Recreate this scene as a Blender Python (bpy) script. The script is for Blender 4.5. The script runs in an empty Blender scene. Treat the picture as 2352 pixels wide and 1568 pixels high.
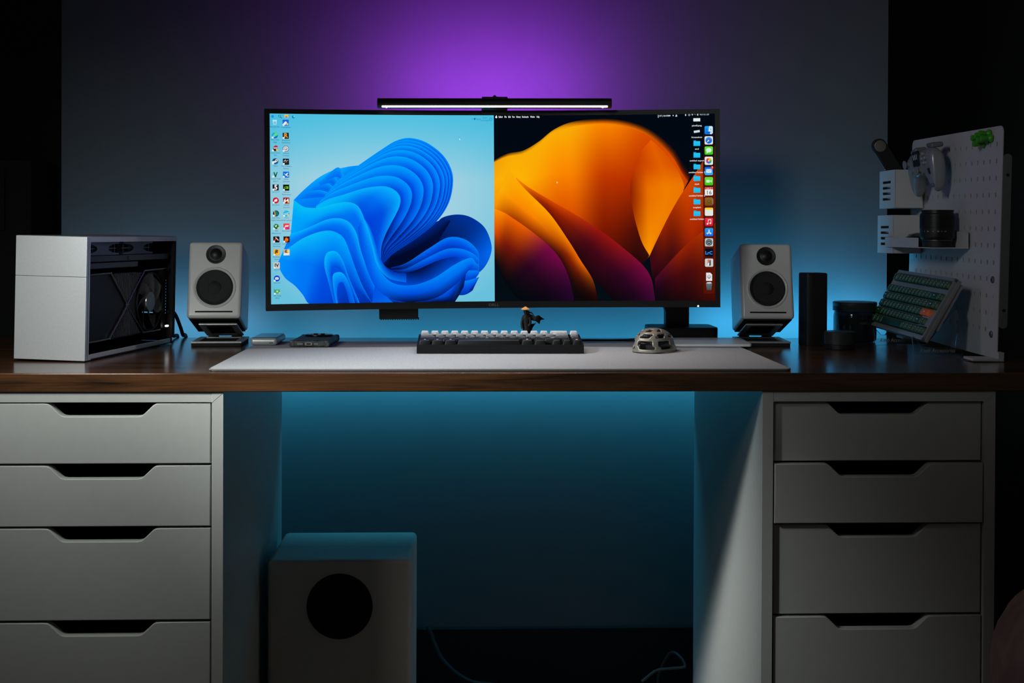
import bpy, bmesh, math, random
from mathutils import Vector, Matrix, Euler
random.seed(7)
SC = bpy.context.scene
COL = SC.collection
PI = math.pi

# ------------------------------------------------------------------ camera
W, H = 2352, 1568
F_PX, YAW, PITCH, ROLL, PX, PY = 2889.3, 0.0390, 0.0086, 0.0040, 19.41, -225.03
cam = bpy.data.cameras.new('camera')
cam_o = bpy.data.objects.new('camera', cam)
COL.objects.link(cam_o)
fw = Vector((math.sin(YAW) * math.cos(PITCH), math.cos(YAW) * math.cos(PITCH), -math.sin(PITCH)))
rt = Vector((math.cos(YAW), -math.sin(YAW), 0))
up = rt.cross(fw)
r2 = math.cos(ROLL) * rt + math.sin(ROLL) * up
u2 = -math.sin(ROLL) * rt + math.cos(ROLL) * up
cm = Matrix((r2, u2, -fw)).transposed().to_4x4()
cm.translation = Vector((-0.0367, -1.8868, 0.9389))
cam_o.matrix_world = cm
cam.sensor_width = 36
cam.lens = F_PX / W * 36
cam.shift_x = -PX / W
cam.shift_y = PY / W
cam.clip_start = 0.05
SC.camera = cam_o

# ------------------------------------------------------------------ view, world, lamps
SC.view_settings.view_transform = 'Standard'
SC.view_settings.look = 'None'
SC.view_settings.exposure = 0
SC.view_settings.gamma = 1
SC.view_settings.use_curve_mapping = False
wd = bpy.data.worlds.new('night_room')
wd.use_nodes = True
SC.world = wd
wd.node_tree.nodes['Background'].inputs[0].default_value = (1.0, 0.93, 0.86, 1)
wd.node_tree.nodes['Background'].inputs[1].default_value = 0.021

def lamp(name, loc, target, sx, sy, power, color, spread=180):
    l = bpy.data.lights.new(name, 'AREA')
    l.shape = 'RECTANGLE'
    l.size, l.size_y = sx, sy
    l.energy = power
    l.color = color
    l.spread = math.radians(spread)
    o = bpy.data.objects.new(name, l)
    COL.objects.link(o)
    o.location = loc
    d = Vector(target) - Vector(loc)
    o.rotation_euler = d.to_track_quat('-Z', 'Y').to_euler()
    return o

# soft lamps in the dark room: a near one in front of the case, one far off to the left, plus an added fill high in front
lamp('key_softbox', (-0.72, -0.30, 1.05), (-0.54, 0.28, 0.62), 0.20, 0.20, 0.94, (0.95, 1.0, 0.98), 112)
lamp('room_lamp', (-1.30, -0.75, 1.65), (0.405, 0.42, 0.23), 0.22, 0.22, 0.93, (0.95, 1.0, 0.99), 23.5)
lamp('added_right_fill', (-0.38, -1.00, 1.45), (0.60, 0.45, 1.03), 0.25, 0.25, 0.33, (0.95, 1.0, 1.0), 42)  # unseen fill, added to brighten the speaker and pegboard at the right
# backlight of the monitor light bar, washing the wall purple
lamp('bar_backlight', (0.0, 0.50, 1.19), (0.0, 0.725, 1.25), 0.34, 0.02, 2.7, (0.44, 0.062, 1.0), 150)
# strip along the rear edge of the desk: one row shining up the wall, one row down it
TEAL = (0.06, 0.50, 0.92)
lamp('strip_upper_left', (-0.65, 0.652, 0.742), (-0.65, 0.725, 0.80), 0.38, 0.012, 0.76, (0.17, 0.54, 0.88), 180)
lamp('strip_upper_mid', (0.03, 0.652, 0.742), (0.03, 0.725, 0.80), 0.90, 0.012, 0.82, TEAL, 180)
lamp('strip_upper_right', (0.64, 0.652, 0.742), (0.64, 0.725, 0.80), 0.40, 0.012, 1.4, TEAL, 180)
lamp('strip_lower', (0.02, 0.652, 0.688), (0.02, 0.725, 0.635), 1.62, 0.012, 3.9, (0.045, 0.50, 0.82), 180)
# downward beam of the monitor light bar
lamp('bar_beam', (0.004, 0.352, 1.1575), (0.004, 0.30, 0.73), 0.38, 0.01, 0.82, (1.0, 0.97, 0.95), 150)

# ------------------------------------------------------------------ helpers
def lin(c):
    return tuple(((x / 255) / 12.92 if x / 255 <= 0.04045 else ((x / 255 + 0.055) / 1.055) ** 2.4) for x in c[:3])

MATS = {}
def mat(name, rgb, rough=0.5, metal=0.0, coat=0.0, noise=0.06, nscale=60, bump=0.0, bscale=400, trans=0.0, ior=1.45, emit=None, estr=0.0, spec=0.5):
    """Principled material whose colour and roughness wander with a noise; rgb is sRGB 0-255."""
    if name in MATS:
        return MATS[name]
    m = bpy.data.materials.new(name)
    m.use_nodes = True
    nt = m.node_tree
    b = nt.nodes['Principled BSDF']
    b.inputs['Roughness'].default_value = rough
    b.inputs['Metallic'].default_value = metal
    b.inputs['Coat Weight'].default_value = coat
    b.inputs['Coat Roughness'].default_value = 0.08
    b.inputs['Transmission Weight'].default_value = trans
    b.inputs['IOR'].default_value = ior
    b.inputs['Specular IOR Level'].default_value = spec
    l = lin(rgb)
    tc = nt.nodes.new('ShaderNodeTexCoord')
    nz = nt.nodes.new('ShaderNodeTexNoise')
    nz.inputs['Scale'].default_value = nscale
    nz.inputs['Detail'].default_value = 3
    nt.links.new(tc.outputs['Object'], nz.inputs['Vector'])
    rp = nt.nodes.new('ShaderNodeValToRGB')
    rp.color_ramp.elements[0].color = (*[x * (1 - noise) for x in l], 1)
    rp.color_ramp.elements[1].color = (*[min(1, x * (1 + noise)) for x in l], 1)
    rp.color_ramp.elements[0].position = 0.3
    rp.color_ramp.elements[1].position = 0.7
    nt.links.new(nz.outputs['Fac'], rp.inputs['Fac'])
    nt.links.new(rp.outputs['Color'], b.inputs['Base Color'])
    if bump:
        n2 = nt.nodes.new('ShaderNodeTexNoise')
        n2.inputs['Scale'].default_value = bscale
        bp = nt.nodes.new('ShaderNodeBump')
        bp.inputs['Strength'].default_value = bump
        bp.inputs['Distance'].default_value = 0.001
        nt.links.new(tc.outputs['Object'], n2.inputs['Vector'])
        nt.links.new(n2.outputs['Fac'], bp.inputs['Height'])
        nt.links.new(bp.outputs['Normal'], b.inputs['Normal'])
    if emit:
        b.inputs['Emission Color'].default_value = (*lin(emit), 1)
        b.inputs['Emission Strength'].default_value = estr
    MATS[name] = m
    return m

def new():
    return bmesh.new()

def xf(bm, verts, loc=(0, 0, 0), rot=(0, 0, 0)):
    M = Matrix.Translation(loc) @ Euler(rot).to_matrix().to_4x4()
    bmesh.ops.transform(bm, matrix=M, verts=verts)

def bev(bm, faces_or_edges, w, seg=2):
    if w > 0:
        bmesh.ops.bevel(bm, geom=list(faces_or_edges), offset=w, segments=seg, profile=0.5, affect='EDGES', clamp_overlap=True)

def box(bm, c, s, w=0.0, seg=2, rot=(0, 0, 0), mi=0):
    """axis box: centre c, full size s, bevel w"""
    b = new()
    bmesh.ops.create_cube(b, size=1)
    bmesh.ops.scale(b, vec=s, verts=b.verts)
    bev(b, b.edges[:], w, seg)
    merge(bm, b, c, rot, mi)

def b6(bm, x0, x1, y0, y1, z0, z1, w=0.0, seg=2, mi=0):
    box(bm, ((x0 + x1) / 2, (y0 + y1) / 2, (z0 + z1) / 2), (x1 - x0, y1 - y0, z1 - z0), w, seg, mi=mi)

def merge(bm, b, loc=(0, 0, 0), rot=(0, 0, 0), mi=0):
    xf(b, b.verts, loc, rot)
    vm = {}
    for v in b.verts:
        vm[v] = bm.verts.new(v.co)
    for f in b.faces:
        try:
            g = bm.faces.new([vm[v] for v in f.verts])
            g.material_index = mi if mi else f.material_index
            g.smooth = True
        except ValueError:
            pass
    b.free()

def cyl(bm, c, r, h, axis='z', seg=40, w=0.0, r2=None, rot=None, mi=0):
    b = new()
    bmesh.ops.create_cone(b, cap_ends=True, segments=seg, radius1=r, radius2=r if r2 is None else r2, depth=h)
    if w:
        bev(b, [e for e in b.edges if any(len(f.verts) > 4 for f in e.link_faces)], w, 2)
    R = rot if rot else {'z': (0, 0, 0), 'y': (PI / 2, 0, 0), 'x': (0, PI / 2, 0)}[axis]
    merge(bm, b, c, R, mi)

def lathe(bm, prof, c=(0, 0, 0), rot=(0, 0, 0), seg=48, mi=0):
    """profile [(r, z)] turned about local z"""
    b = new()
    rings = []
    for r, z in prof:
        if r < 1e-6:
            rings.append([b.verts.new((0, 0, z))])
        else:
            rings.append([b.verts.new((r * math.cos(2 * PI * k / seg), r * math.sin(2 * PI * k / seg), z)) for k in range(seg)])
    for a, d in zip(rings, rings[1:]):
        for k in range(seg):
            q = (k + 1) % seg
            if len(a) == 1 and len(d) == 1:
                continue
            if len(a) == 1:
                b.faces.new((a[0], d[k], d[q]))
            elif len(d) == 1:
                b.faces.new((a[k], a[q], d[0]))
            else:
                b.faces.new((a[k], a[q], d[q], d[k]))
    bmesh.ops.recalc_face_normals(b, faces=b.faces)
    merge(bm, b, c, rot, mi)

def prism(bm, poly, d, c=(0, 0, 0), rot=(0, 0, 0), w=0.0, seg=2, mi=0):
    """polygon in local x-z extruded from y=0 to y=d"""
    b = new()
    a = [b.verts.new((x, 0, z)) for x, z in poly]
    e = [b.verts.new((x, d, z)) for x, z in poly]
    n = len(poly)
    b.faces.new(a)
    b.faces.new(e[::-1])
    for k in range(n):
        q = (k + 1) % n
        b.faces.new((a[q], a[k], e[k], e[q]))
    bmesh.ops.recalc_face_normals(b, faces=b.faces)
    if w:
        bev(b, [x for x in b.edges if abs(x.verts[0].co.y - x.verts[1].co.y) < 1e-7], w, seg)
    merge(bm, b, c, rot, mi)

def rpoly(x0, x1, z0, z1, r, n=5):
    """rounded rectangle outline"""
    out = []
    for cx, cz, a0 in ((x1 - r, z1 - r, 0), (x0 + r, z1 - r, 90), (x0 + r, z0 + r, 180), (x1 - r, z0 + r, 270)):
        for k in range(n + 1):
            a = math.radians(a0 + 90 * k / n)
            out.append((cx + r * math.cos(a), cz + r * math.sin(a)))
    return out

def spline(pts, n=12, closed=False):
    """Catmull-Rom through the points"""
    P = [Vector(p) for p in pts]
    out = []
    m = len(P)
    rng = range(m if closed else m - 1)
    for i in rng:
        p1, p2 = P[i], P[(i + 1) % m]
        p0 = P[(i - 1) % m] if closed or i > 0 else p1 * 2 - p2
        p3 = P[(i + 2) % m] if closed or i + 2 < m else p2 * 2 - p1
        for k in range(n):
            t = k / n
            out.append(0.5 * ((2 * p1) + (p2 - p0) * t + (2 * p0 - 5 * p1 + 4 * p2 - p3) * t * t + (3 * p1 - p0 - 3 * p2 + p3) * t ** 3))
    if not closed:
        out.append(P[-1].copy())
    return out

def tube(bm, pts, r, seg=10, n=8, mi=0, taper=None):
    S = spline(pts, n)
    b = new()
    rings = []
    nrm = None
    for i, p in enumerate(S):
        t = (S[min(i + 1, len(S) - 1)] - S[max(i - 1, 0)]).normalized()
        if nrm is None:
            nrm = t.orthogonal().normalized()
        nrm = (nrm - t * nrm.dot(t)).normalized()
        bi = t.cross(nrm)
        rr = r if taper is None else r * taper(i / (len(S) - 1))
        rings.append([b.verts.new(p + rr * (math.cos(2 * PI * k / seg) * nrm + math.sin(2 * PI * k / seg) * bi)) for k in range(seg)])
    for a, d in zip(rings, rings[1:]):
        for k in range(seg):
            b.faces.new((a[k], a[(k + 1) % seg], d[(k + 1) % seg], d[k]))
    b.faces.new(rings[0][::-1])
    b.faces.new(rings[-1])
    bmesh.ops.recalc_face_normals(b, faces=b.faces)
    merge(bm, b, mi=mi)

def obj(name, bm, m, parent=None, sharp=40, label=None):
    me = bpy.data.meshes.new(name)
    bm.to_mesh(me)
    bm.free()
    for p in me.polygons:
        p.use_smooth = True
    me.set_sharp_from_angle(angle=math.radians(sharp))
    for x in (m if isinstance(m, (list, tuple)) else [m]):
        me.materials.append(x)
    o = bpy.data.objects.new(name, me)
    COL.objects.link(o)
    if sharp < 170:
        wn = o.modifiers.new('weighted_normals', 'WEIGHTED_NORMAL')
        wn.keep_sharp = True
        wn.weight = 100
    if parent:
        o.parent = parent
    if label:
        o['label'] = label
    return o

def tag(o, label, cat, group=None):
    o['label'], o['category'] = label, cat
    if group:
        o['group'] = group
    return o

def thing(name, label, cat, loc=(0, 0, 0), rot=(0, 0, 0), group=None):
    o = bpy.data.objects.new(name, None)
    o.empty_display_size = 0.05
    COL.objects.link(o)
    o.location = loc
    o.rotation_euler = rot
    return tag(o, label, cat, group)

def struct(name, bm, m):
    o = obj(name, bm, m)
    o['kind'] = 'structure'
    return o

def copy_tree(o, parent=None):
    c = o.copy()
    COL.objects.link(c)
    c.parent = parent
    for ch in list(o.children):
        copy_tree(ch, c)
    return c

_txt = {}
def text_geo(s, bold=0.0, shear=0.0, res=3):
    """flat lettering: (vertices, faces, width) at size 1, baseline at 0, centred on x"""
    k = (s, bold, shear, res)
    if k not in _txt:
        cu = bpy.data.curves.new('lettering', 'FONT')
        cu.body = s
        cu.size = 1
        cu.resolution_u = res
        cu.offset = bold
        cu.shear = shear
        cu.align_x = 'CENTER'
        o = bpy.data.objects.new('lettering', cu)
        COL.objects.link(o)
        dg = bpy.context.evaluated_depsgraph_get()
        me = bpy.data.meshes.new_from_object(o.evaluated_get(dg))
        V = [v.co.copy() for v in me.vertices]
        Fs = [tuple(p.vertices) for p in me.polygons]
        bpy.data.objects.remove(o)
        bpy.data.curves.remove(cu)
        bpy.data.meshes.remove(me)
        xs = [v.x for v in V] or [0]
        _txt[k] = (V, Fs, max(xs) - min(xs))
    return _txt[k]

def letters(bm, s, c, size, rot=(0, 0, 0), depth=0.0, bold=0.0, shear=0.0, mi=0, width=None):
    """lettering in local x-z facing -y (before rot)"""
    V, Fs, wid = text_geo(s, bold, shear)
    k = 1.0 if width is None else width / (wid * size)
    b = new()
    vs = [b.verts.new((v.x * size * k, -depth, v.y * size)) for v in V]
    for f in Fs:
        try:
            b.faces.new([vs[i] for i in f])
        except ValueError:
            pass
    merge(bm, b, c, rot, mi)
# ------------------------------------------------------------------ materials
def wood(name, dark, light):
    m = bpy.data.materials.new(name)
    m.use_nodes = True
    nt = m.node_tree
    b = nt.nodes['Principled BSDF']
    tc = nt.nodes.new('ShaderNodeTexCoord')
    mp = nt.nodes.new('ShaderNodeMapping')
    mp.inputs['Scale'].default_value = (1.6, 22, 22)
    n1 = nt.nodes.new('ShaderNodeTexNoise')
    n1.inputs['Scale'].default_value = 2.2
    n1.inputs['Detail'].default_value = 8
    n1.inputs['Distortion'].default_value = 0.9
    mp2 = nt.nodes.new('ShaderNodeMapping')
    mp2.inputs['Scale'].default_value = (6, 240, 240)
    n2 = nt.nodes.new('ShaderNodeTexNoise')
    n2.inputs['Scale'].default_value = 2
    n2.inputs['Detail'].default_value = 4
    mx = nt.nodes.new('ShaderNodeMath')
    mx.operation = 'MULTIPLY_ADD'
    mx.inputs[1].default_value = 0.35
    rp = nt.nodes.new('ShaderNodeValToRGB')
    e = rp.color_ramp.elements
    e[0].position, e[1].position = 0.42, 0.92
    e[0].color = (*lin(dark), 1)
    e[1].color = (*lin(light), 1)
    nt.links.new(tc.outputs['Object'], mp.inputs['Vector'])
    nt.links.new(tc.outputs['Object'], mp2.inputs['Vector'])
    nt.links.new(mp.outputs['Vector'], n1.inputs['Vector'])
    nt.links.new(mp2.outputs['Vector'], n2.inputs['Vector'])
    nt.links.new(n2.outputs['Fac'], mx.inputs[0])
    nt.links.new(n1.outputs['Fac'], mx.inputs[2])
    nt.links.new(mx.outputs[0], rp.inputs['Fac'])
    nt.links.new(rp.outputs['Color'], b.inputs['Base Color'])
    b.inputs['Roughness'].default_value = 0.20
    b.inputs['Specular IOR Level'].default_value = 0.8
    b.inputs['Coat Weight'].default_value = 0.25
    b.inputs['Coat Roughness'].default_value = 0.14
    return m

WOOD = wood('walnut_wood', (32, 20, 12), (102, 66, 40))
PAINT = mat('grey_white_paint', (188, 189, 185), 0.42, noise=0.02, bump=0.03, bscale=900)
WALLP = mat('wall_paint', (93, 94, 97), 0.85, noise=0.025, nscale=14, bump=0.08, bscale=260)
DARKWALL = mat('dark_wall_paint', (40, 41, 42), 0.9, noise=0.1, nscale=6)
BLACKP = mat('black_plastic', (18, 18, 19), 0.42, noise=0.1)
BLACKM = mat('matt_black', (10, 10, 11), 0.7, noise=0.1)
GLOSSB = mat('gloss_black', (10, 10, 11), 0.18, noise=0.05)
WHITEP = mat('white_lacquer', (206, 206, 203), 0.30, coat=0.25, noise=0.015)
ALU = mat('brushed_aluminium', (222, 224, 225), 0.42, metal=0.45, noise=0.03, nscale=260)
SILVER = mat('silver_shell', (196, 200, 198), 0.35, metal=0.35, noise=0.02)
STEEL = mat('steel', (150, 152, 154), 0.3, metal=1.0, noise=0.05)
GREYM = mat('dark_grey_metal', (58, 60, 63), 0.42, metal=0.5, noise=0.08)
RUBBER = mat('black_rubber', (14, 14, 14), 0.8, noise=0.15)
PEGW = mat('white_powder_coat', (176, 176, 178), 0.55, noise=0.02, bump=0.02)

# ------------------------------------------------------------------ setting
bm = new(); b6(bm, -0.876, 0.836, 0.725, 0.90, 0.0, 2.6); struct('wall_back', bm, WALLP)
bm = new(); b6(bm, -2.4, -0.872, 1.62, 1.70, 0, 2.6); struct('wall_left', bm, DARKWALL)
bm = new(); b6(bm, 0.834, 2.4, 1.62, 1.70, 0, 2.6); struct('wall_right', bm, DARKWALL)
bm = new(); b6(bm, -2.4, 2.4, -2.4, 1.7, -0.06, 0.0); struct('floor', bm, mat('dark_floor', (26, 24, 23), 0.5, noise=0.25, nscale=5))
bm = new(); b6(bm, -0.876, 0.836, 0.711, 0.725, 0.0, 0.119, 0.002); struct('baseboard_back', bm, mat('baseboard_black', (9, 9, 9), 0.8))

# ------------------------------------------------------------------ desk worktop
Z = 0.728
bm = new(); b6(bm, -1.22, 1.12, 0.0, 0.635, 0.70, Z, 0.0018, 3)
tag(obj('desk_worktop', bm, WOOD), 'long glossy dark walnut worktop lying across both drawer units', 'desk')

# ------------------------------------------------------------------ drawer units
def drawer_front(z0, z1, yf):
    bm = new()
    h = 0.1605
    zt = z1
    nz = zt - 0.0195
    L = [(-h, z0), (h, z0), (h, zt)]
    # grip notch, rounded at its four corners
    notch = [(0.0865, zt), (0.080, zt - 0.0005), (0.0755, zt - 0.003), (0.062, nz + 0.0035), (0.0585, nz + 0.001), (0.053, nz)]
    L += notch + [(-x, z) for x, z in notch[::-1]] + [(-h, zt)]
    prism(bm, L, 0.017, (0, yf, 0), w=0.0016, seg=3)
    return bm

def drawer_unit(name, label, x, offs):
    t = thing(name, label, 'drawer unit', (x, 0.004, 0), group='grey white drawer units under the worktop')
    bm = new()
    prism(bm, [(-0.18, 0), (-0.1625, 0), (-0.1625, 0.7), (-0.18, 0.7)], 0.58, w=0.0008)
    prism(bm, [(0.1625, 0), (0.18, 0), (0.18, 0.7), (0.1625, 0.7)], 0.58, w=0.0008)
    b6(bm, -0.1628, 0.1628, 0.0004, 0.58, 0.684, 0.6996, 0.0006)
    b6(bm, -0.163, 0.163, 0.02, 0.58, 0.0, 0.018)
    b6(bm, -0.163, 0.163, 0.56, 0.575, 0.018, 0.684)
    for s in (-1, 1):       # mitre lines at the two upper corners
        prism(bm, [(s * 0.1795, 0.6993), (s * 0.1622, 0.6841), (s * 0.1626, 0.6837), (s * 0.1799, 0.6989)], 0.002, (0, -0.0004, 0))
    obj('carcass', bm, PAINT, t)
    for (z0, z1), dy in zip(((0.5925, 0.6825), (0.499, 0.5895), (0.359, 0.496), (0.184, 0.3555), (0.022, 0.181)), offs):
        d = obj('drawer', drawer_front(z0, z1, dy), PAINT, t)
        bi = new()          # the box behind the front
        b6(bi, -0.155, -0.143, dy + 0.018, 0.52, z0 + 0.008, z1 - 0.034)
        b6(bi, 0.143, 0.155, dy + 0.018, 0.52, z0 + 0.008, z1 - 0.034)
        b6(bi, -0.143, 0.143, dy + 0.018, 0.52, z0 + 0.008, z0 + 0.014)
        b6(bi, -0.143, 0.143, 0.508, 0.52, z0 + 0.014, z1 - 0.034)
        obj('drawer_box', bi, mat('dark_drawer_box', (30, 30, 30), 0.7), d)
    return t

drawer_unit('drawer_unit', 'brightly lit grey white drawer unit beneath the silver computer case', -0.5853, (0.0015, 0.001, 0.001, 0.0008, 0.001))
drawer_unit('drawer_unit', 'shaded grey white drawer unit beneath the pegboard, second drawer slightly pulled out', 0.5852, (0.0075, -0.0015, 0.006, 0.003, 0.003))

# ------------------------------------------------------------------ desk mat
t = thing('desk_mat', 'wide pale grey felt desk mat with stitched edge under the keyboard', 'desk mat', (0.0115, 0.2645, Z))
bm = new(); prism(bm, [(p[0], -p[1]) for p in rpoly(-0.4435, 0.4435, -0.2395, 0.2395, 0.012)], 0.0034, (0, 0, 0), (PI / 2, 0, 0))
xf(bm, bm.verts, (0, 0, 0))
FELT = mat('grey_felt', (176, 176, 178), 0.95, noise=0.14, nscale=340, bump=0.5, bscale=1500)
o = obj('felt_sheet', bm, FELT, t)
zs = [v.co.z for v in o.data.vertices]
o.location.z = 0.0003 - min(zs)
# stitched hem running round the rim
hem = new()
rim = rpoly(-0.4435, 0.4435, -0.2395, 0.2395, 0.012, 6)
tube(hem, [(x, y, 0.0019) for x, y in rim] + [(rim[0][0], rim[0][1], 0.0019)], 0.0019, 6, 1)
HEM = bpy.data.materials.new('hem_stitches'); HEM.use_nodes = True
nt = HEM.node_tree
tc = nt.nodes.new('ShaderNodeTexCoord'); wv = nt.nodes.new('ShaderNodeTexWave')
wv.inputs['Scale'].default_value = 260; wv.bands_direction = 'DIAGONAL'
rp = nt.nodes.new('ShaderNodeValToRGB')
rp.color_ramp.elements[0].color = (*lin((44, 44, 46)), 1); rp.color_ramp.elements[1].color = (*lin((132, 132, 132)), 1)
nt.links.new(tc.outputs['Object'], wv.inputs['Vector']); nt.links.new(wv.outputs['Fac'], rp.inputs['Fac'])
nt.links.new(rp.outputs['Color'], nt.nodes['Principled BSDF'].inputs['Base Color'])
nt.nodes['Principled BSDF'].inputs['Roughness'].default_value = 0.9
obj('stitched_hem', hem, HEM, t, label='dark stitched hem')
MZ = Z + 0.0038      # top of the mat
# ------------------------------------------------------------------ monitor
HW, HH, RAD = 0.3985, 0.1681, 2.226
mon = thing('monitor', 'wide curved black monitor showing a split blue and orange desktop', 'monitor', (0.0044, 0.391, 0.9826))
mon.rotation_euler = (Matrix.Rotation(0.0174, 3, 'Z') @ Matrix.Rotation(0.0055, 3, 'X') @ Matrix.Rotation(-0.0091, 3, 'Y')).to_euler()

def scr(s, t, lift=0.0):
    a = s / RAD
    return Vector(((RAD - lift) * math.sin(a), -RAD + (RAD - lift) * math.cos(a), t))

def slab(s0, s1, t0, t1, f, bk, n=40, w=0.0):
    """curved slab from lift f (front) to lift bk (back)"""
    b = new()
    cols = []
    for k in range(n + 1):
        s = s0 + (s1 - s0) * k / n
        cols.append([b.verts.new(scr(s, t, l)) for t, l in ((t0, f), (t1, f), (t1, bk), (t0, bk))])
    for a, d in zip(cols, cols[1:]):
        for k in range(4):
            q = (k + 1) % 4
            b.faces.new((a[k], d[k], d[q], a[q]))
    b.faces.new(cols[0]); b.faces.new(cols[-1][::-1])
    bmesh.ops.recalc_face_normals(b, faces=b.faces)
    bev(b, [e for e in b.edges if len(e.link_faces) == 2 and e.calc_face_angle(0) > 0.8], w, 2)
    return b

OW, OT, OB = HW + 0.009, HH + 0.0085, -HH - 0.012
bm = new()
merge(bm, slab(-OW, OW, OB, OT, -0.0005, -0.017, w=0.0015))
obj('housing', bm, BLACKP, mon)
bm = new()      # raised rim of the bezel round the picture
for a in ((-OW, -HW, OB, OT), (HW, OW, OB, OT), (-HW, HW, HH, OT), (-HW, HW, OB, -HH)):
    merge(bm, slab(*a, 0.0012, -0.0006, n=24))
obj('bezel', bm, mat('bezel_black', (8, 8, 9), 0.45, noise=0.05), mon)
bm = new()
b = new()
box(b, (0, 0.048, -0.01), (0.46, 0.062, 0.22), 0.02, 3)
merge(bm, b)
obj('rear_shell', bm, BLACKP, mon)
bm = new()
b6(bm, -0.2095, -0.1395, 0.016, 0.05, -0.2, -0.10, 0.001)
for k in range(17):
    b6(bm, -0.207 + k * 0.0042, -0.2050 + k * 0.0042, 0.018, 0.048, -0.2018, -0.1995)
obj('hub_box', bm, BLACKM, mon, label='black box hanging behind the lower bezel')
bm = new()
letters(bm, 'DELL', scr(-0.0015, -HH - 0.0085, 0.0016), 0.0062, bold=0.012, width=0.0185)
obj('logo', bm, mat('logo_grey', (112, 114, 116), 0.4, metal=0.3), mon, label='grey lettered logo on the lower bezel')
bm = new()
lathe(bm, [(0, 0.0012), (0.0012, 0.0008), (0.0016, 0)], scr(0.368, OB + 0.0022, 0.0010), (PI / 2, 0, 0), 16)
obj('power_light', bm, mat('led_white', (255, 255, 255), 0.5, emit=(255, 255, 255), estr=3), mon, label='white power light')

# pictures shown on the two halves, as coloured layers lying on the panel
EM = bpy.data.materials.new('screen_picture'); EM.use_nodes = True
nt = EM.node_tree
for n in list(nt.nodes):
    nt.nodes.remove(n)
at = nt.nodes.new('ShaderNodeAttribute'); at.attribute_name = 'Col'
em = nt.nodes.new('ShaderNodeEmission'); out = nt.nodes.new('ShaderNodeOutputMaterial')
nt.links.new(at.outputs['Color'], em.inputs['Color']); nt.links.new(em.outputs[0], out.inputs['Surface'])

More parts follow.
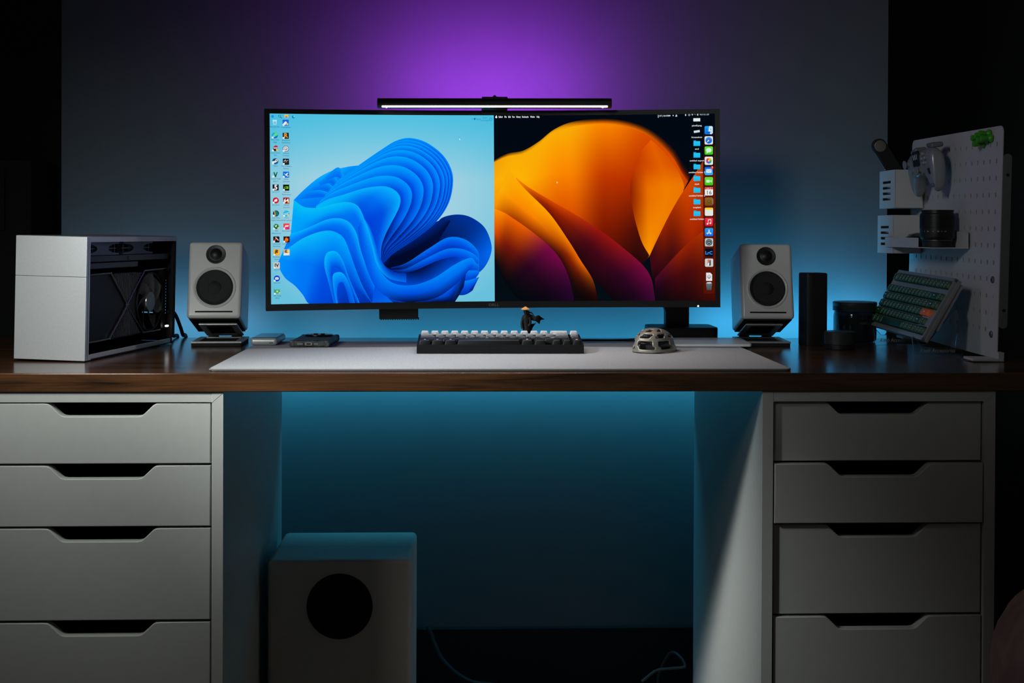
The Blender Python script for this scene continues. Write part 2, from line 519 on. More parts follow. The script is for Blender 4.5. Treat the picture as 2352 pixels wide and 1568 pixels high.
class Picture:
    """flat shapes in picture coordinates (a to the right, b down, 0..1) gathered into one mesh on the panel"""
    def __init__(self, side):
        self.side, self.V, self.F, self.C, self.L = side, [], [], [], 0.0013
        self.asp = 2 * HH / HW       # height / width of one half
    def lay(self):
        self.L += 0.00002
    def pt(self, a, b, col):
        a = min(max(a, 0.0), 1.0); b = min(max(b, 0.0), 1.0)
        s = (a - 1) * HW if self.side == 0 else a * HW
        self.V.append(scr(s, HH * (1 - 2 * b), self.L))
        self.C.append((*lin(col), 1))
        return len(self.V) - 1
    def ribbon(self, A, B, st, n=10, m=10):
        """surface between curves A and B; st = [(position along, [colours from A to B])]"""
        self.lay()
        A = spline([(x, y, 0) for x, y in A], n); B = spline([(x, y, 0) for x, y in B], n)
        N = max(len(A), len(B))
        def rs(P):
            return [P[int(i * (len(P) - 1) / (N - 1))].lerp(P[min(int(i * (len(P) - 1) / (N - 1)) + 1, len(P) - 1)], (i * (len(P) - 1) / (N - 1)) % 1) for i in range(N)]
        A, B = rs(A), rs(B)
        def ramp(cs, u):
            x = u * (len(cs) - 1); k = min(int(x), len(cs) - 2); f = x - k
            return [cs[k][i] * (1 - f) + cs[k + 1][i] * f for i in range(3)]
        rows = []
        for i in range(N):
            p = i / (N - 1)
            k = 0
            while k < len(st) - 2 and p > st[k + 1][0]:
                k += 1
            f = min(max((p - st[k][0]) / max(1e-6, st[k + 1][0] - st[k][0]), 0), 1)
            f = f * f * (3 - 2 * f)
            row = []
            for j in range(m + 1):
                u = j / m
                c0, c1 = ramp(st[k][1], u), ramp(st[k + 1][1], u)
                P = A[i].lerp(B[i], u)
                row.append(self.pt(P.x, P.y, [c0[q] * (1 - f) + c1[q] * f for q in range(3)]))
            rows.append(row)
        for r, q in zip(rows, rows[1:]):
            for j in range(m):
                self.F.append((r[j], r[j + 1], q[j + 1], q[j]))
    def grid(self, fn, n=90, m=40):
        self.lay()
        ids = [[self.pt(i / n, j / m, fn(i / n, j / m)) for i in range(n + 1)] for j in range(m + 1)]
        for j in range(m):
            for i in range(n):
                self.F.append((ids[j][i], ids[j][i + 1], ids[j + 1][i + 1], ids[j + 1][i]))
        self.L += 0.00003
    def poly(self, pts, col, c=(0, 0), k=1.0, col2=None, rot=0.0):
        """polygon; pts in icon units (x right, y down, 1 = icon half size)"""
        self.lay()
        ys = [y for _, y in pts]; y0, y1 = min(ys), max(ys)
        ids = []
        for x, y in pts:
            f = (y - y0) / (y1 - y0 + 1e-9)
            cc = col if col2 is None else [col[i] * (1 - f) + col2[i] * f for i in range(3)]
            X = x * math.cos(rot) - y * math.sin(rot); Y = x * math.sin(rot) + y * math.cos(rot)
            ids.append(self.pt(c[0] + X * k, c[1] + Y * k / self.asp, cc))
        self.F.append(tuple(ids))
    def disc(self, c, k, col, r=1.0, x=0, y=0, col2=None, e=1.0, n=20):
        self.poly([(x + r * math.cos(2 * PI * i / n), y + r * e * math.sin(2 * PI * i / n)) for i in range(n)], col, c, k, col2)
    def rr(self, c, k, col, col2=None, w=1.0, h=1.0, r=0.3, x=0, y=0, rot=0.0):
        self.poly([(x + p, y + q) for p, q in rpoly(-w, w, -h, h, r, 4)][::-1], col, c, k, col2, rot)
    def line(self, c, k, p, q, w, col):
        d = Vector((q[0] - p[0], q[1] - p[1])).normalized() * w / 2
        n = Vector((-d.y, d.x))
        self.poly([(p[0] + n.x, p[1] + n.y), (q[0] + n.x, q[1] + n.y), (q[0] - n.x, q[1] - n.y), (p[0] - n.x, p[1] - n.y)], col, c, k)
    def text(self, s, c, size, col, width=None, bold=0.0, shear=0.0):
        if not s:
            return
        self.lay()
        V, Fs, wid = text_geo(s, bold, shear, 2)
        kx = size if width is None else width / wid
        base = len(self.V)
        for v in V:
            self.pt(c[0] + v.x * kx, c[1] - v.y * size / self.asp, col)
        for f in Fs:
            self.F.append(tuple(base + i for i in f))
    def build(self, name, label):
        me = bpy.data.meshes.new(name)
        me.from_pydata([tuple(v) for v in self.V], [], self.F)
        ca = me.color_attributes.new('Col', 'FLOAT_COLOR', 'POINT')
        ca.data.foreach_set('color', [x for c in self.C for x in c])
        me.materials.append(EM)
        o = bpy.data.objects.new(name, me)
        COL.objects.link(o)
        o.parent = mon
        o['label'] = label
        return o

def mixc(a, b, f):
    return [a[i] * (1 - f) + b[i] * f for i in range(3)]

# --- left half: pale cyan ground with folded blue sheets
P = Picture(0)
def ground(a, b):
    d = math.hypot((a - 0.50) / 0.62, (b - 0.42) / 0.62)
    c = mixc((172, 212, 226), (104, 192, 220), min(1, d ** 2 * 0.8))
    if b < 0.35:
        c = mixc(c, (58, 186, 224), (0.35 - b) / 0.35 * 0.75)
    return c
P.grid(ground)
E1, E2, B1, B2, D1, D2 = (8, 178, 255), (0, 140, 250), (0, 110, 240), (0, 78, 222), (0, 48, 170), (2, 14, 62)
# sheet at the back, upper left
P.ribbon([(.10, .455), (.146, .40), (.208, .338), (.271, .298), (.339, .277), (.40, .268)], [(.13, .49), (.19, .47), (.25, .46), (.31, .44), (.37, .42), (.44, .40)],
         [(0, [E2, B1, B1]), (.6, [E1, B1, B2]), (1, [E2, B2, B2])])
P.ribbon([(.104, .452), (.2, .44), (.3, .43), (.36, .43)], [(.12, .50), (.2, .52), (.3, .50), (.36, .48)], [(0, [E2, B1]), (1, [B1, B2])], m=4)
for k in range(4):
    y = .04 * k
    P.ribbon([(.15 + .03 * k, .415 - y * .7), (.21 + .03 * k, .40 - y), (.27 + .02 * k, .42 - y * .6), (.30 + .02 * k, .45 - y * .4)],
             [(.16 + .03 * k, .43 - y * .7), (.21 + .03 * k, .428 - y * .8), (.26 + .02 * k, .445 - y * .5), (.29 + .02 * k, .47 - y * .4)], [(0, [E2, B1]), (1, [E1, B2])], m=4)
# petal at the right
RP = [(.735, .585), (.765, .548), (.828, .532), (.89, .545), (.952, .597), (.982, .672), (.985, .739), (.951, .821), (.876, .894), (.845, .954), (.82, 1.0)]
P.ribbon(RP, [(.60, .74), (.64, .72), (.68, .72), (.73, .72), (.78, .74), (.80, .79), (.80, .83), (.77, .88), (.72, .92), (.70, .96), (.66, 1.0)],
         [(0, [(4, 40, 120), D2, D2]), (.3, [(2, 50, 150), (3, 36, 110), D2]), (.6, [(0, 104, 236), (0, 74, 205), D1]), (.8, [(0, 60, 180), D1, D2]), (1, [(2, 16, 60), D2, D2])])
# dark hollow in the middle
P.ribbon([(.472, .76), (.50, .70), (.52, .69), (.60, .64), (.68, .60), (.76, .56), (.80, .56)], [(.474, .80), (.50, .835), (.54, .845), (.60, .83), (.66, .79), (.72, .72), (.80, .57)], [(0, [D2, (0, 8, 36), D2]), (.5, [D1, (1, 10, 44), (1, 8, 34)]), (1, [(3, 34, 110), D2, D2])])
for k in range(5):      # inner layers of that petal
    f = k / 5
    P.ribbon([(.53, .815 + .012 * k), (.60, .79 + .03 * k), (.70, .715 + .045 * k), (.79, .655 + .06 * k), (.87, .668 + .055 * k), (.925, .73 + .035 * k), (.93, .79 + .02 * k)],
             [(.53, .83 + .012 * k), (.60, .825 + .03 * k), (.70, .765 + .045 * k), (.79, .72 + .06 * k), (.86, .745 + .055 * k), (.90, .80 + .035 * k), (.885, .86 + .02 * k)],
             [(0, [D1, D2, D2]), (.35, [(0, 120, 245), B2, D1]), (.7, [(0, 132, 250), B2, D1]), (1, [B1, D1, D2])])
P.ribbon([(.28, .45), (.36, .40), (.46, .38), (.54, .40), (.58, .46)], [(.30, .62), (.36, .62), (.44, .70), (.48, .78), (.52, .80)], [(0, [B1, B2]), (.6, [(0, 92, 232), (0, 60, 200)]), (1, [D1, D2])])
# large rolled dome made of nested sheets
O = [(.300, .345), (.395, .264), (.494, .183), (.557, .138), (.619, .122), (.693, .145), (.767, .211), (.807, .293), (.813, .374), (.791, .478), (.734, .574), (.641, .663), (.547, .736), (.500, .79)]
I = [(.20, .485), (.25, .45), (.32, .425), (.40, .395), (.46, .382), (.515, .382), (.555, .405), (.575, .44), (.572, .485), (.555, .53), (.53, .585), (.507, .64), (.49, .70), (.486, .77)]
ws = [0, .045, .10, .16, .25, .38, .56, .78, 1.0]
for i, (w0, w1) in enumerate(zip(ws, ws[1:])):
    A = [(a[0] + (c[0] - a[0]) * w0, a[1] + (c[1] - a[1]) * w0) for a, c in zip(O, I)]
    Bq = [(a[0] + (c[0] - a[0]) * w1, a[1] + (c[1] - a[1]) * w1) for a, c in zip(O, I)]
    P.ribbon(A, Bq, [(0, [(0, 168, 252), E2, (0, 130, 245)]), (.3, [(0, 165, 252), (0, 138, 248), (0, 110, 240)]), (.52, [(0, 150, 255), (0, 112, 244), (0, 62, 214)]), (.7, [(0, 128, 246), (0, 88, 228), (0, 44, 170)]), (.86, [(0, 88, 222), D1, (1, 20, 92)]), (1, [(0, 62, 184), D1, D2])])
P.ribbon(I, [(.20, .50), (.25, .51), (.30, .50), (.34, .485), (.37, .49), (.39, .51), (.40, .54), (.408, .57), (.415, .60), (.42, .63), (.43, .67), (.44, .71), (.455, .76), (.468, .81)],
         [(0, [E1, (0, 185, 245), (0, 185, 245)]), (.4, [E1, B1, B2]), (.6, [E1, B2, (0, 60, 214)]), (1, [B1, B2, D1])])
# folds running out along the bottom
P.ribbon([(.40, .72), (.46, .74), (.50, .80), (.56, .84), (.64, .83), (.74, .78), (.82, .76), (.88, .78)], [(.38, 1.0), (.46, 1.0), (.54, 1.0), (.62, 1.0), (.70, 1.0), (.76, 1.0), (.815, 1.0), (.86, .92)],
         [(0, [B1, B2, B2]), (.35, [D1, B2, B1]), (.6, [D2, B2, D1]), (.85, [D1, B1, D2]), (1, [B1, D1, D2])], m=12)
for k in range(5):
    P.ribbon([(.47 + .01 * k, .86 + .015 * k), (.55 + .02 * k, .945 + .004 * k), (.64 + .02 * k, .95), (.72 + .02 * k, .93), (.80 + .012 * k, .88 - .005 * k)], [(.47 + .02 * k, .90 + .02 * k), (.54 + .03 * k, 1.0), (.60 + .035 * k, 1.0), (.66 + .03 * k, 1.0), (.74 + .016 * k, 1.0)],
             [(0, [E2, B2]), (.5, [E2, B2, D1]), (1, [B1, D1, D2])] if k % 2 else [(0, [B1, B2]), (.5, [B1, B2, D2]), (1, [B2, D1, D2])], m=8)
# overlapping sheets, lower left
S1 = [(.102, .452), (.150, .49), (.22, .492), (.29, .47), (.345, .465), (.385, .485), (.41, .54), (.43, .61), (.455, .70), (.47, .80)]
S2 = [(.088, .63), (.13, .615), (.19, .585), (.25, .555), (.305, .55), (.35, .575), (.38, .635), (.395, .71), (.42, .80), (.46, .90)]
S3 = [(.052, .725), (.09, .695), (.14, .655), (.21, .622), (.27, .617), (.318, .65), (.345, .72), (.365, .79), (.40, .90), (.445, 1.0)]
st = lambda a, b, c: [(0, [a, b, b]), (.35, [a, b, c]), (.6, [E1, B1, c]), (1, [E2, B2, D1])]
P.ribbon(S1, S2, st((6, 190, 246), (0, 165, 250), (0, 104, 236)))
P.ribbon(S2, S3, st(E1, (0, 128, 246), (0, 92, 232)))
P.ribbon([(.41, .54), (.43, .61), (.452, .70), (.47, .80), (.53, .89), (.62, .91), (.72, .875), (.82, .80), (.89, .765), (.915, .79)],
         [(.385, .60), (.40, .72), (.43, .84), (.47, .93), (.54, .985), (.63, 1.0), (.74, .975), (.83, .90), (.885, .83), (.905, .81)],
         [(0, [E1, B1, B2]), (.35, [E2, B1, B2]), (.55, [(0, 120, 245), B2, D2]), (.8, [E2, B1, D1]), (1, [E2, B1, B2])])
P.ribbon([(.40, .53), (.425, .60), (.447, .70), (.47, .80), (.52, .87), (.60, .895)], [(.402, .53), (.438, .60), (.465, .69), (.487, .77), (.53, .835), (.60, .845)], [(0, [E1, B1]), (.5, [E1, B2]), (1, [B1, D1])], m=4)
P.ribbon(S3, [(.028, .791), (.06, .86), (.105, .905), (.14, .955), (.166, 1.0), (.22, 1.0), (.28, 1.0), (.34, 1.0), (.40, 1.0), (.44, 1.0)],
         [(0, [E1, E2, E2]), (.3, [(8, 186, 250), (0, 120, 246), (0, 120, 246)]), (.55, [(0, 170, 255), (0, 78, 226), (0, 70, 215)]), (.8, [(0, 140, 252), (0, 66, 205), D1]), (1, [B1, D1, D1])])
P.ribbon([(.275, 1.0), (.255, .90), (.235, .80), (.245, .735), (.285, .725), (.315, .77), (.345, .87), (.39, 1.0)], [(.30, 1.0), (.282, .92), (.268, .85), (.275, .81), (.30, .82), (.325, .87), (.345, .93), (.37, 1.0)],
         [(0, [B1, B2, D1]), (.4, [(6, 188, 250), E2, B2]), (1, [E2, B2, D1])])
P.ribbon([(.285, 1.0), (.272, .90), (.275, .845), (.315, .84), (.345, .90), (.37, 1.0)], [(.295, 1.0), (.29, .95), (.295, .90), (.315, .89), (.33, .93), (.345, 1.0)], [(0, [E2, B1]), (.5, [E1, B1]), (1, [B1, B2])], m=5)
# desktop icons
K = 0.0135
DK = (26, 78, 104)
c1 = [(.0215, .046 + i * .0682) for i in range(14)]
c1 = [(x + i * .00035, y) for i, (x, y) in enumerate(c1)]
c2 = [(.069, .048 + i * .068) for i in range(11)]
def arrow(c):       # small shortcut badge
    P.rr(c, K, (222, 236, 242), w=.28, h=.28, r=.06, x=-.72, y=.72)
names1 = ['Recycle Bin', 'Microsoft|Edge', 'Counter-Strike 2|HUD', 'Steam', 'Grand Theft|Auto V', 'FarCry 5', 'EA Share', 'Alan Wake|Digital Deluxe', 'MSI|Afterburner', 'Cyberpunk|Download', 'Rockstar|Games', 'GTA IV', 'Discord', 'GPU Tweak|GPU-Z']
names2 = ['CrystalDisk', 'Rivatuner|Statistics', 'Ubisoft|Connect', 'The Collapse|Memory', 'RyZen|Uploader', 'GeForce|Experience', 'AIDA64|Extreme', 'CPU-Z|ROG edition', 'FanControl', 'CombustCmd', '']
for c, nm in list(zip(c1, names1)) + list(zip(c2, names2)):
    for j, s in enumerate(nm.split('|')):
        P.text(s, (c[0] + .001, c[1] + .0265 + .0125 * j), .0085, DK, width=min(.0435, .0038 * max(1, len(s))))
q = c1
P.poly([(-.7, -.8), (.7, -.8), (.55, .8), (-.55, .8)], (190, 232, 246), q[0], K, (150, 214, 240)); P.disc(q[0], K, (0, 140, 180), .36, 0, .1); P.disc(q[0], K, (176, 226, 244), .2, 0, .1)
P.disc(q[1], K, (20, 200, 190), 1, 0, 0, (0, 90, 190)); P.disc(q[1], K, (96, 222, 96), .5, .35, -.35); P.disc(q[1], K, (90, 200, 226), .45, -.25, .15)
P.disc(q[2], K, (44, 30, 36), .75, .1, .2); P.poly([(-.8, -.3), (.1, -1), (.7, -.9), (.9, -.3)], (190, 34, 70), q[2], K); P.disc(q[2], K, (240, 190, 60), .35, .6, .5); P.rr(q[2], K, (226, 226, 232), w=.6, h=.16, r=.05, x=.1, y=-.1)
P.disc(q[3], K, (16, 40, 84), 1, 0, 0, (30, 110, 170)); P.disc(q[3], K, (238, 242, 246), .42, .4, -.3); P.disc(q[3], K, (24, 60, 110), .2, .4, -.3); P.line(q[3], K, (-1, .25), (.2, .1), .5, (238, 242, 246))
P.poly([(-.7, -.7), (-.25, -.7), (.05, .2), (.35, -.7), (.75, -.8), (.15, .9), (-.1, .9)], (20, 110, 50), q[4], K, (12, 60, 30))
P.rr(q[5], K, (34, 24, 30), r=.05); P.text('5', (q[5][0] + .001, q[5][1] + .011), .03, (244, 244, 246), bold=.03)
P.disc(q[6], K, (206, 22, 40)); P.poly([(-.5, -.1), (.1, -.5), (.5, -.4), (.45, .3), (-.1, .4), (-.5, .4)], (244, 232, 234), q[6], K)
P.disc(q[7], K, (38, 40, 44)); P.poly([(-.2, -.9), (.5, -.6), (.9, .7), (-.1, .6)], (14, 122, 124), q[7], K); P.line(q[7], K, (-.5, -.9), (-.2, .8), .3, (206, 160, 80))
P.poly([(-.9, -.2), (-.2, -.9), (.6, -.7), (.9, .1), (.2, .9), (-.6, .6)], (28, 140, 60), q[8], K, (10, 80, 50)); P.poly([(-.5, -.2), (.3, -.5), (0, .3)], (226, 240, 232), q[8], K); P.disc(q[8], K, (240, 200, 70), .3, .7, .5)
P.rr(q[9], K, (24, 18, 24), r=.2); P.line(q[9], K, (-.8, .5), (.2, -.6), .4, (200, 60, 50)); P.line(q[9], K, (-.3, -.7), (.7, .3), .28, (228, 200, 190))
P.rr(q[10], K, (250, 170, 20), r=.25); P.text('R', (q[10][0] - .001, q[10][1] + .006), .024, (20, 16, 12), bold=.03, shear=.2); P.disc(q[10], K, (250, 250, 246), .16, .45, .35)
P.rr(q[11], K, (206, 206, 196), r=.1); P.text('IV', (q[11][0], q[11][1] + .008), .022, (24, 28, 30), bold=.03)
P.disc(q[12], K, (28, 70, 190)); P.rr(q[12], K, (232, 240, 250), w=.58, h=.38, r=.3); P.disc(q[12], K, (28, 70, 190), .12, -.22, .02); P.disc(q[12], K, (28, 70, 190), .12, .22, .02)
P.rr(q[13], K, (70, 170, 90), (40, 150, 130), w=.9, h=.62, r=.1); P.disc(q[13], K, (176, 226, 130), .34, .05, 0); P.line(q[13], K, (-.95, -.9), (-.95, .8), .14, (60, 150, 110)); P.disc(q[13], K, (240, 200, 70), .26, .75, .5)
q = c2
P.rr(q[0], K, (20, 90, 210), (40, 130, 226), r=.1); P.disc(q[0], K, (228, 236, 246), .4, 0, -.05); P.disc(q[0], K, (228, 236, 246), .4, -.35, .35); P.disc(q[0], K, (236, 200, 80), .32, .55, .45)
P.rr(q[1], K, (44, 28, 16), r=.1); P.text('R', (q[1][0], q[1][1] + .009), .028, (206, 150, 70), bold=.04)
P.disc(q[2], K, (40, 30, 70)); P.disc(q[2], K, (244, 244, 250), .84); P.disc(q[2], K, (70, 76, 90), .6); P.disc(q[2], K, (240, 240, 246), .44); P.disc(q[2], K, (50, 60, 70), .2, .05, .1)
P.rr(q[3], K, (18, 18, 18), r=.06); P.line(q[3], K, (-.7, -.1), (0, -.6), .3, (190, 190, 186)); P.line(q[3], K, (-.1, 0), (.7, -.5), .3, (150, 150, 146)); P.rr(q[3], K, (100, 100, 98), w=.6, h=.08, r=.02, y=.35)
P.rr(q[4], K, (10, 110, 214), r=.18); P.poly([(-.7, -.6), (-.1, 0), (.2, -.5), (.75, -.65), (.1, .5), (-.3, .1)], (226, 240, 250), q[4], K); P.disc(q[4], K, (244, 210, 110), .24, .55, .45)
P.rr(q[5], K, (10, 14, 10), r=.06); P.disc(q[5], K, (104, 170, 20), .66, 0, 0, None, .62); P.disc(q[5], K, (20, 40, 10), .34, -.05, 0, None, .6); P.rr(q[5], K, (112, 184, 24), w=.3, h=.42, r=.05, x=.4)
P.rr(q[6], K, (150, 16, 22), r=.06); P.text('64', (q[6][0], q[6][1] + .008), .022, (246, 246, 246), bold=.03); P.disc(q[6], K, (240, 200, 70), .28, .65, .5)
P.disc(q[7], K, (40, 180, 220)); P.line(q[7], K, (-.8, .1), (.8, -.3), .16, (190, 232, 244)); P.line(q[7], K, (-.6, .5), (.6, .1), .16, (190, 232, 244)); P.disc(q[7], K, (240, 200, 70), .3, .55, .55)
P.rr(q[8], K, (240, 70, 50), (226, 20, 110), r=.06); P.poly([(-.8, .5), (-.3, -.4), (.85, -.4), (.5, .1), (-.2, .1)], (252, 226, 230), q[8], K)
P.rr(q[9], K, (56, 12, 8), r=.06); P.disc(q[9], K, (236, 96, 20), .6, 0, .15); P.poly([(-.5, .1), (-.1, -.8), (.1, -.1), (.4, -.5), (.55, .2)], (244, 130, 30), q[9], K)
P.rr(q[10], K, (206, 190, 170), r=.06); P.disc(q[10], K, (150, 100, 60), .6, -.1, -.3); P.disc(q[10], K, (240, 216, 120), .4, .5, -.4); P.rr(q[10], K, (236, 230, 222), w=.8, h=.35, r=.1, y=.55)
for c in c1[1:] + c2:
    arrow(c)
# top bar
t = (.0, .012)
P.disc((.012, .016), .006, (20, 150, 226)); P.disc((.043, .014), .006, (20, 70, 96)); P.disc((.043, .014), .0045, (70, 190, 222)); P.line((.043, .014), .006, (.6, .6), (1.6, 1.6), .4, (20, 70, 96))
P.rr((.072, .014), .0085, (250, 190, 40), w=1, h=.8, r=.15); P.rr((.072, .018), .0085, (30, 120, 200), w=.6, h=.25, r=.1)
P.disc((.103, .017), .0065, (10, 120, 190)); P.disc((.106, .014), .0045, (80, 210, 222))
for i in range(3):
    P.poly([(-1, -.4), (0, .9), (1, -.4), (0, -.8)], (0, 116, 156), (.913, .021), .006)
P.line((.902, .021), .004, (-.8, .3), (0, -.4), .3, (0, 120, 160)); P.line((.902, .021), .004, (0, -.4), (.8, .3), .3, (0, 120, 160))
P.text('ENG', (.931, .0265), .010, (0, 124, 164)); P.text('20:29', (.959, .019), .0095, (0, 128, 168)); P.text('16/10/2024', (.959, .033), .0095, (0, 128, 168), width=.036)
P.disc((.986, .022), .007, (0, 130, 170)); P.disc((.986, .022), .0055, (60, 186, 222))
P.poly([(-.6, -1), (.7, .3), (.1, .4), (-.5, .9)], (246, 250, 252), (.845, .130), .004)
P.build('screen_image', 'left half of the screen, blue folded sheets on pale cyan')

# --- right half: dark ground with glowing orange waves
P = Picture(1)
P.grid(lambda a, b: mixc((2, 8, 18), (4, 12, 20), b))
YL, OR, DO, RD, WN, BK = (250, 172, 6), (250, 132, 0), (214, 74, 0), (150, 34, 0), (58, 8, 18), (8, 8, 12)
big = [(-.06, .30), (.003, .253), (.063, .222), (.133, .208), (.203, .163), (.267, .105), (.337, .068), (.422, .052), (.506, .049), (.591, .062), (.675, .096), (.745, .151), (.808, .226), (.85, .31), (.879, .36)]
off = [(a + (.0 if i < 8 else .014 * (i - 7) / 7), b - (.012 + .03 * i / 14)) for i, (a, b) in enumerate(big)]
P.ribbon(big, off, [(0, [YL, (120, 60, 6), (4, 8, 16)]), (.35, [YL, YL, (200, 130, 6)]), (.55, [OR, (160, 70, 0), (4, 8, 16)]), (1, [(150, 40, 0), (50, 14, 12), (3, 9, 18)])], m=8)
P.ribbon(big, [(-.06, .60), (0, .55), (.08, .58), (.15, .62), (.22, .66), (.29, .72), (.36, .80), (.43, .86), (.50, .90), (.56, .90), (.61, .88), (.65, .84), (.68, .80), (.695, .775), (.705, .759)],
         [(0, [(230, 150, 10), YL, YL, (255, 150, 0)]), (.18, [YL, (252, 178, 4), OR, DO]), (.42, [YL, OR, DO, (110, 22, 4)]), (.58, [OR, (190, 54, 0), (120, 24, 2), (24, 6, 10)]),
          (.75, [DO, (176, 44, 0), (80, 14, 6), (18, 5, 10)]), (.9, [DO, (226, 104, 0), (130, 34, 0), (30, 6, 10)]), (1, [(190, 60, 0), (236, 122, 0), (238, 124, 0), (230, 120, 0)])], m=18)
# bright leaf at the right of centre
P.ribbon([(.712, .135), (.668, .20), (.636, .29), (.618, .391), (.632, .525), (.667, .675), (.705, .759)], [(.713, .135), (.75, .175), (.798, .24), (.845, .33), (.860, .40), (.825, .49), (.765, .625), (.706, .759)],
         [(0, [(226, 88, 0), (228, 90, 0), (230, 94, 0), (226, 90, 0)]), (.3, [(190, 58, 0), (210, 78, 0), (226, 96, 0), (214, 84, 2)]), (.55, [(140, 32, 0), (234, 112, 0), (240, 124, 0), (236, 118, 0)]), (1, [(246, 150, 0), (248, 150, 0), (242, 136, 0), (236, 122, 0)])], m=16)
# right-hand leaves
P.ribbon([(.705, .759), (.751, .643), (.801, .526), (.85, .427), (.907, .327), (.956, .236), (1.002, .169)], [(.72, .90), (.78, .92), (.84, .92), (.90, .90), (.95, .86), (1.0, .80), (1.0, .66)],
         [(0, [(60, 10, 20), WN, BK]), (.25, [(150, 36, 0), (70, 12, 12), (22, 6, 14)]), (.6, [(206, 70, 0), (170, 40, 2), (60, 10, 8)]), (1, [(120, 40, 6), (150, 36, 0), (110, 20, 4)])], m=14)
P.ribbon([(.729, .88), (.814, .768), (.885, .685), (.948, .627), (1.001, .586)], [(.73, 1.0), (.80, 1.0), (.87, 1.0), (.94, 1.0), (1.0, 1.0)],
         [(0, [(70, 8, 40), (30, 5, 22), BK]), (.4, [(150, 34, 4), (70, 10, 14), (26, 6, 12)]), (1, [(186, 60, 2), (112, 24, 4), (58, 10, 8)])], m=14)
# sweeping bands, lower left
P.ribbon([(.10, .335), (.154, .385), (.252, .455), (.392, .552), (.505, .641), (.603, .733), (.68, .817), (.715, .892), (.729, 1.0)], [(.10, .34), (.16, .43), (.252, .53), (.336, .673), (.392, .782), (.44, .87), (.49, .93), (.52, .97), (.54, 1.0)],
         [(0, [OR, OR, OR]), (.25, [DO, RD, (100, 14, 10)]), (.5, [(150, 20, 16), (70, 8, 22), (34, 6, 14)]), (.8, [(112, 10, 60), (44, 5, 32), (18, 5, 12)]), (1, [(60, 8, 50), (26, 5, 24), BK])], m=14)
P.ribbon([(.066, .285), (.097, .338), (.154, .413), (.252, .53), (.336, .673), (.392, .782), (.448, .89), (.47, 1.0)], [(-.01, .50), (.02, .52), (.076, .56), (.167, .632), (.251, .71), (.307, .79), (.342, .89), (.36, 1.0)],
         [(0, [YL, YL, (250, 140, 0)]), (.35, [(255, 165, 0), OR, (140, 40, 0)]), (.7, [(236, 110, 0), (130, 34, 4), (44, 8, 8)]), (1, [(30, 6, 8), (14, 5, 8), BK])], m=14)
P.ribbon([(-.01, .497), (.04, .52), (.076, .546), (.167, .622), (.251, .706), (.307, .789), (.342, .89), (.362, 1.0)], [(-.01, .72), (0, .78), (.02, .83), (.04, .88), (.06, .92), (.08, .95), (.10, .98), (.12, 1.0)],
         [(0, [(255, 150, 0), (230, 80, 0), (6, 8, 12)]), (.35, [(240, 100, 0), (110, 22, 10), (4, 8, 14)]), (.6, [(120, 10, 70), (40, 6, 30), (3, 9, 14)]), (1, [(34, 6, 40), (12, 6, 18), (3, 9, 14)])], m=14)
# darker dock strip at the edge
WT = (226, 236, 238)
K = 0.0185
dock = [(.9725, .088 + i * .0545) for i in range(14)] + [(.972, .872), (.972, .921)]
P.rr((.9725, .53), .0255, (84, 18, 6), w=1, h=14.3, r=.4)
P.rr((.9725, .21), .0255, (24, 14, 16), w=1, h=3.7, r=.4)
d = dock
P.rr(d[0], K, (28, 160, 240), (10, 110, 226)); P.poly([(.1, -.98), (.7, -.98), (.98, -.7), (.98, .7), (.7, .98), (.3, .98), (.25, .3), (-.1, .3), (0, -.4)], (206, 226, 236), d[0], K)
P.line(d[0], K, (-.5, -.35), (-.5, -.1), .14, (10, 40, 110)); P.line(d[0], K, (.5, -.35), (.5, -.1), .14, (10, 40, 110)); P.line(d[0], K, (-.5, .45), (0, .62), .13, (10, 40, 110)); P.line(d[0], K, (0, .62), (.55, .42), .13, (10, 40, 110))
P.rr(d[1], K, (222, 230, 234)); P.disc(d[1], K, (30, 150, 236), .8, 0, 0, (16, 90, 210)); P.poly([(.55, -.55), (.1, .12), (-.12, -.1)], (210, 40, 44), d[1], K); P.poly([(-.55, .55), (.12, .1), (-.1, -.12)], (240, 244, 246), d[1], K)
P.rr(d[2], K, (110, 226, 60), (50, 196, 20)); P.disc(d[2], K, (214, 240, 216), .68, 0, -.08, None, .82); P.poly([(-.5, .3), (-.2, .5), (-.6, .72)], (214, 240, 216), d[2], K)
P.rr(d[3], K, (228, 228, 224))
for i, c in enumerate(((240, 150, 20), (222, 200, 30), (110, 190, 50), (30, 160, 130), (40, 120, 200), (110, 90, 190), (200, 60, 130), (228, 70, 40))):
    a = i * PI / 4
    P.disc(d[3], K, c, .27, .45 * math.sin(a), -.45 * math.cos(a))
P.rr(d[4], K, (20, 90, 226), (50, 180, 240)); P.rr(d[4], K, (214, 232, 240), w=.66, h=.46, r=.14); P.line(d[4], K, (-.6, -.35), (0, .1), .08, (110, 160, 190)); P.line(d[4], K, (0, .1), (.6, -.35), .08, (110, 160, 190)); P.disc(d[4], K, (224, 44, 30), .36, .8, -.8); P.text('7', (d[4][0] + .015, d[4][1] - .0135), .013, (255, 230, 226))
P.rr(d[5], K, (110, 226, 60), (50, 196, 20)); P.rr(d[5], K, (206, 238, 204), w=.42, h=.34, r=.14, x=-.2); P.poly([(.28, -.05), (.7, -.32), (.7, .32), (.28, .05)], (206, 238, 204), d[5], K)
P.rr(d[6], K, (232, 234, 232)); P.poly([(-1, -.5), (-1, -.7), (-.7, -1), (.7, -1), (1, -.7), (1, -.5)], (210, 50, 36), d[6], K); P.text('OCT', (d[6][0], d[6][1] - .0125), .0105, (250, 226, 220)); P.text('16', (d[6][0], d[6][1] + .0165), .026, (40, 74, 84))
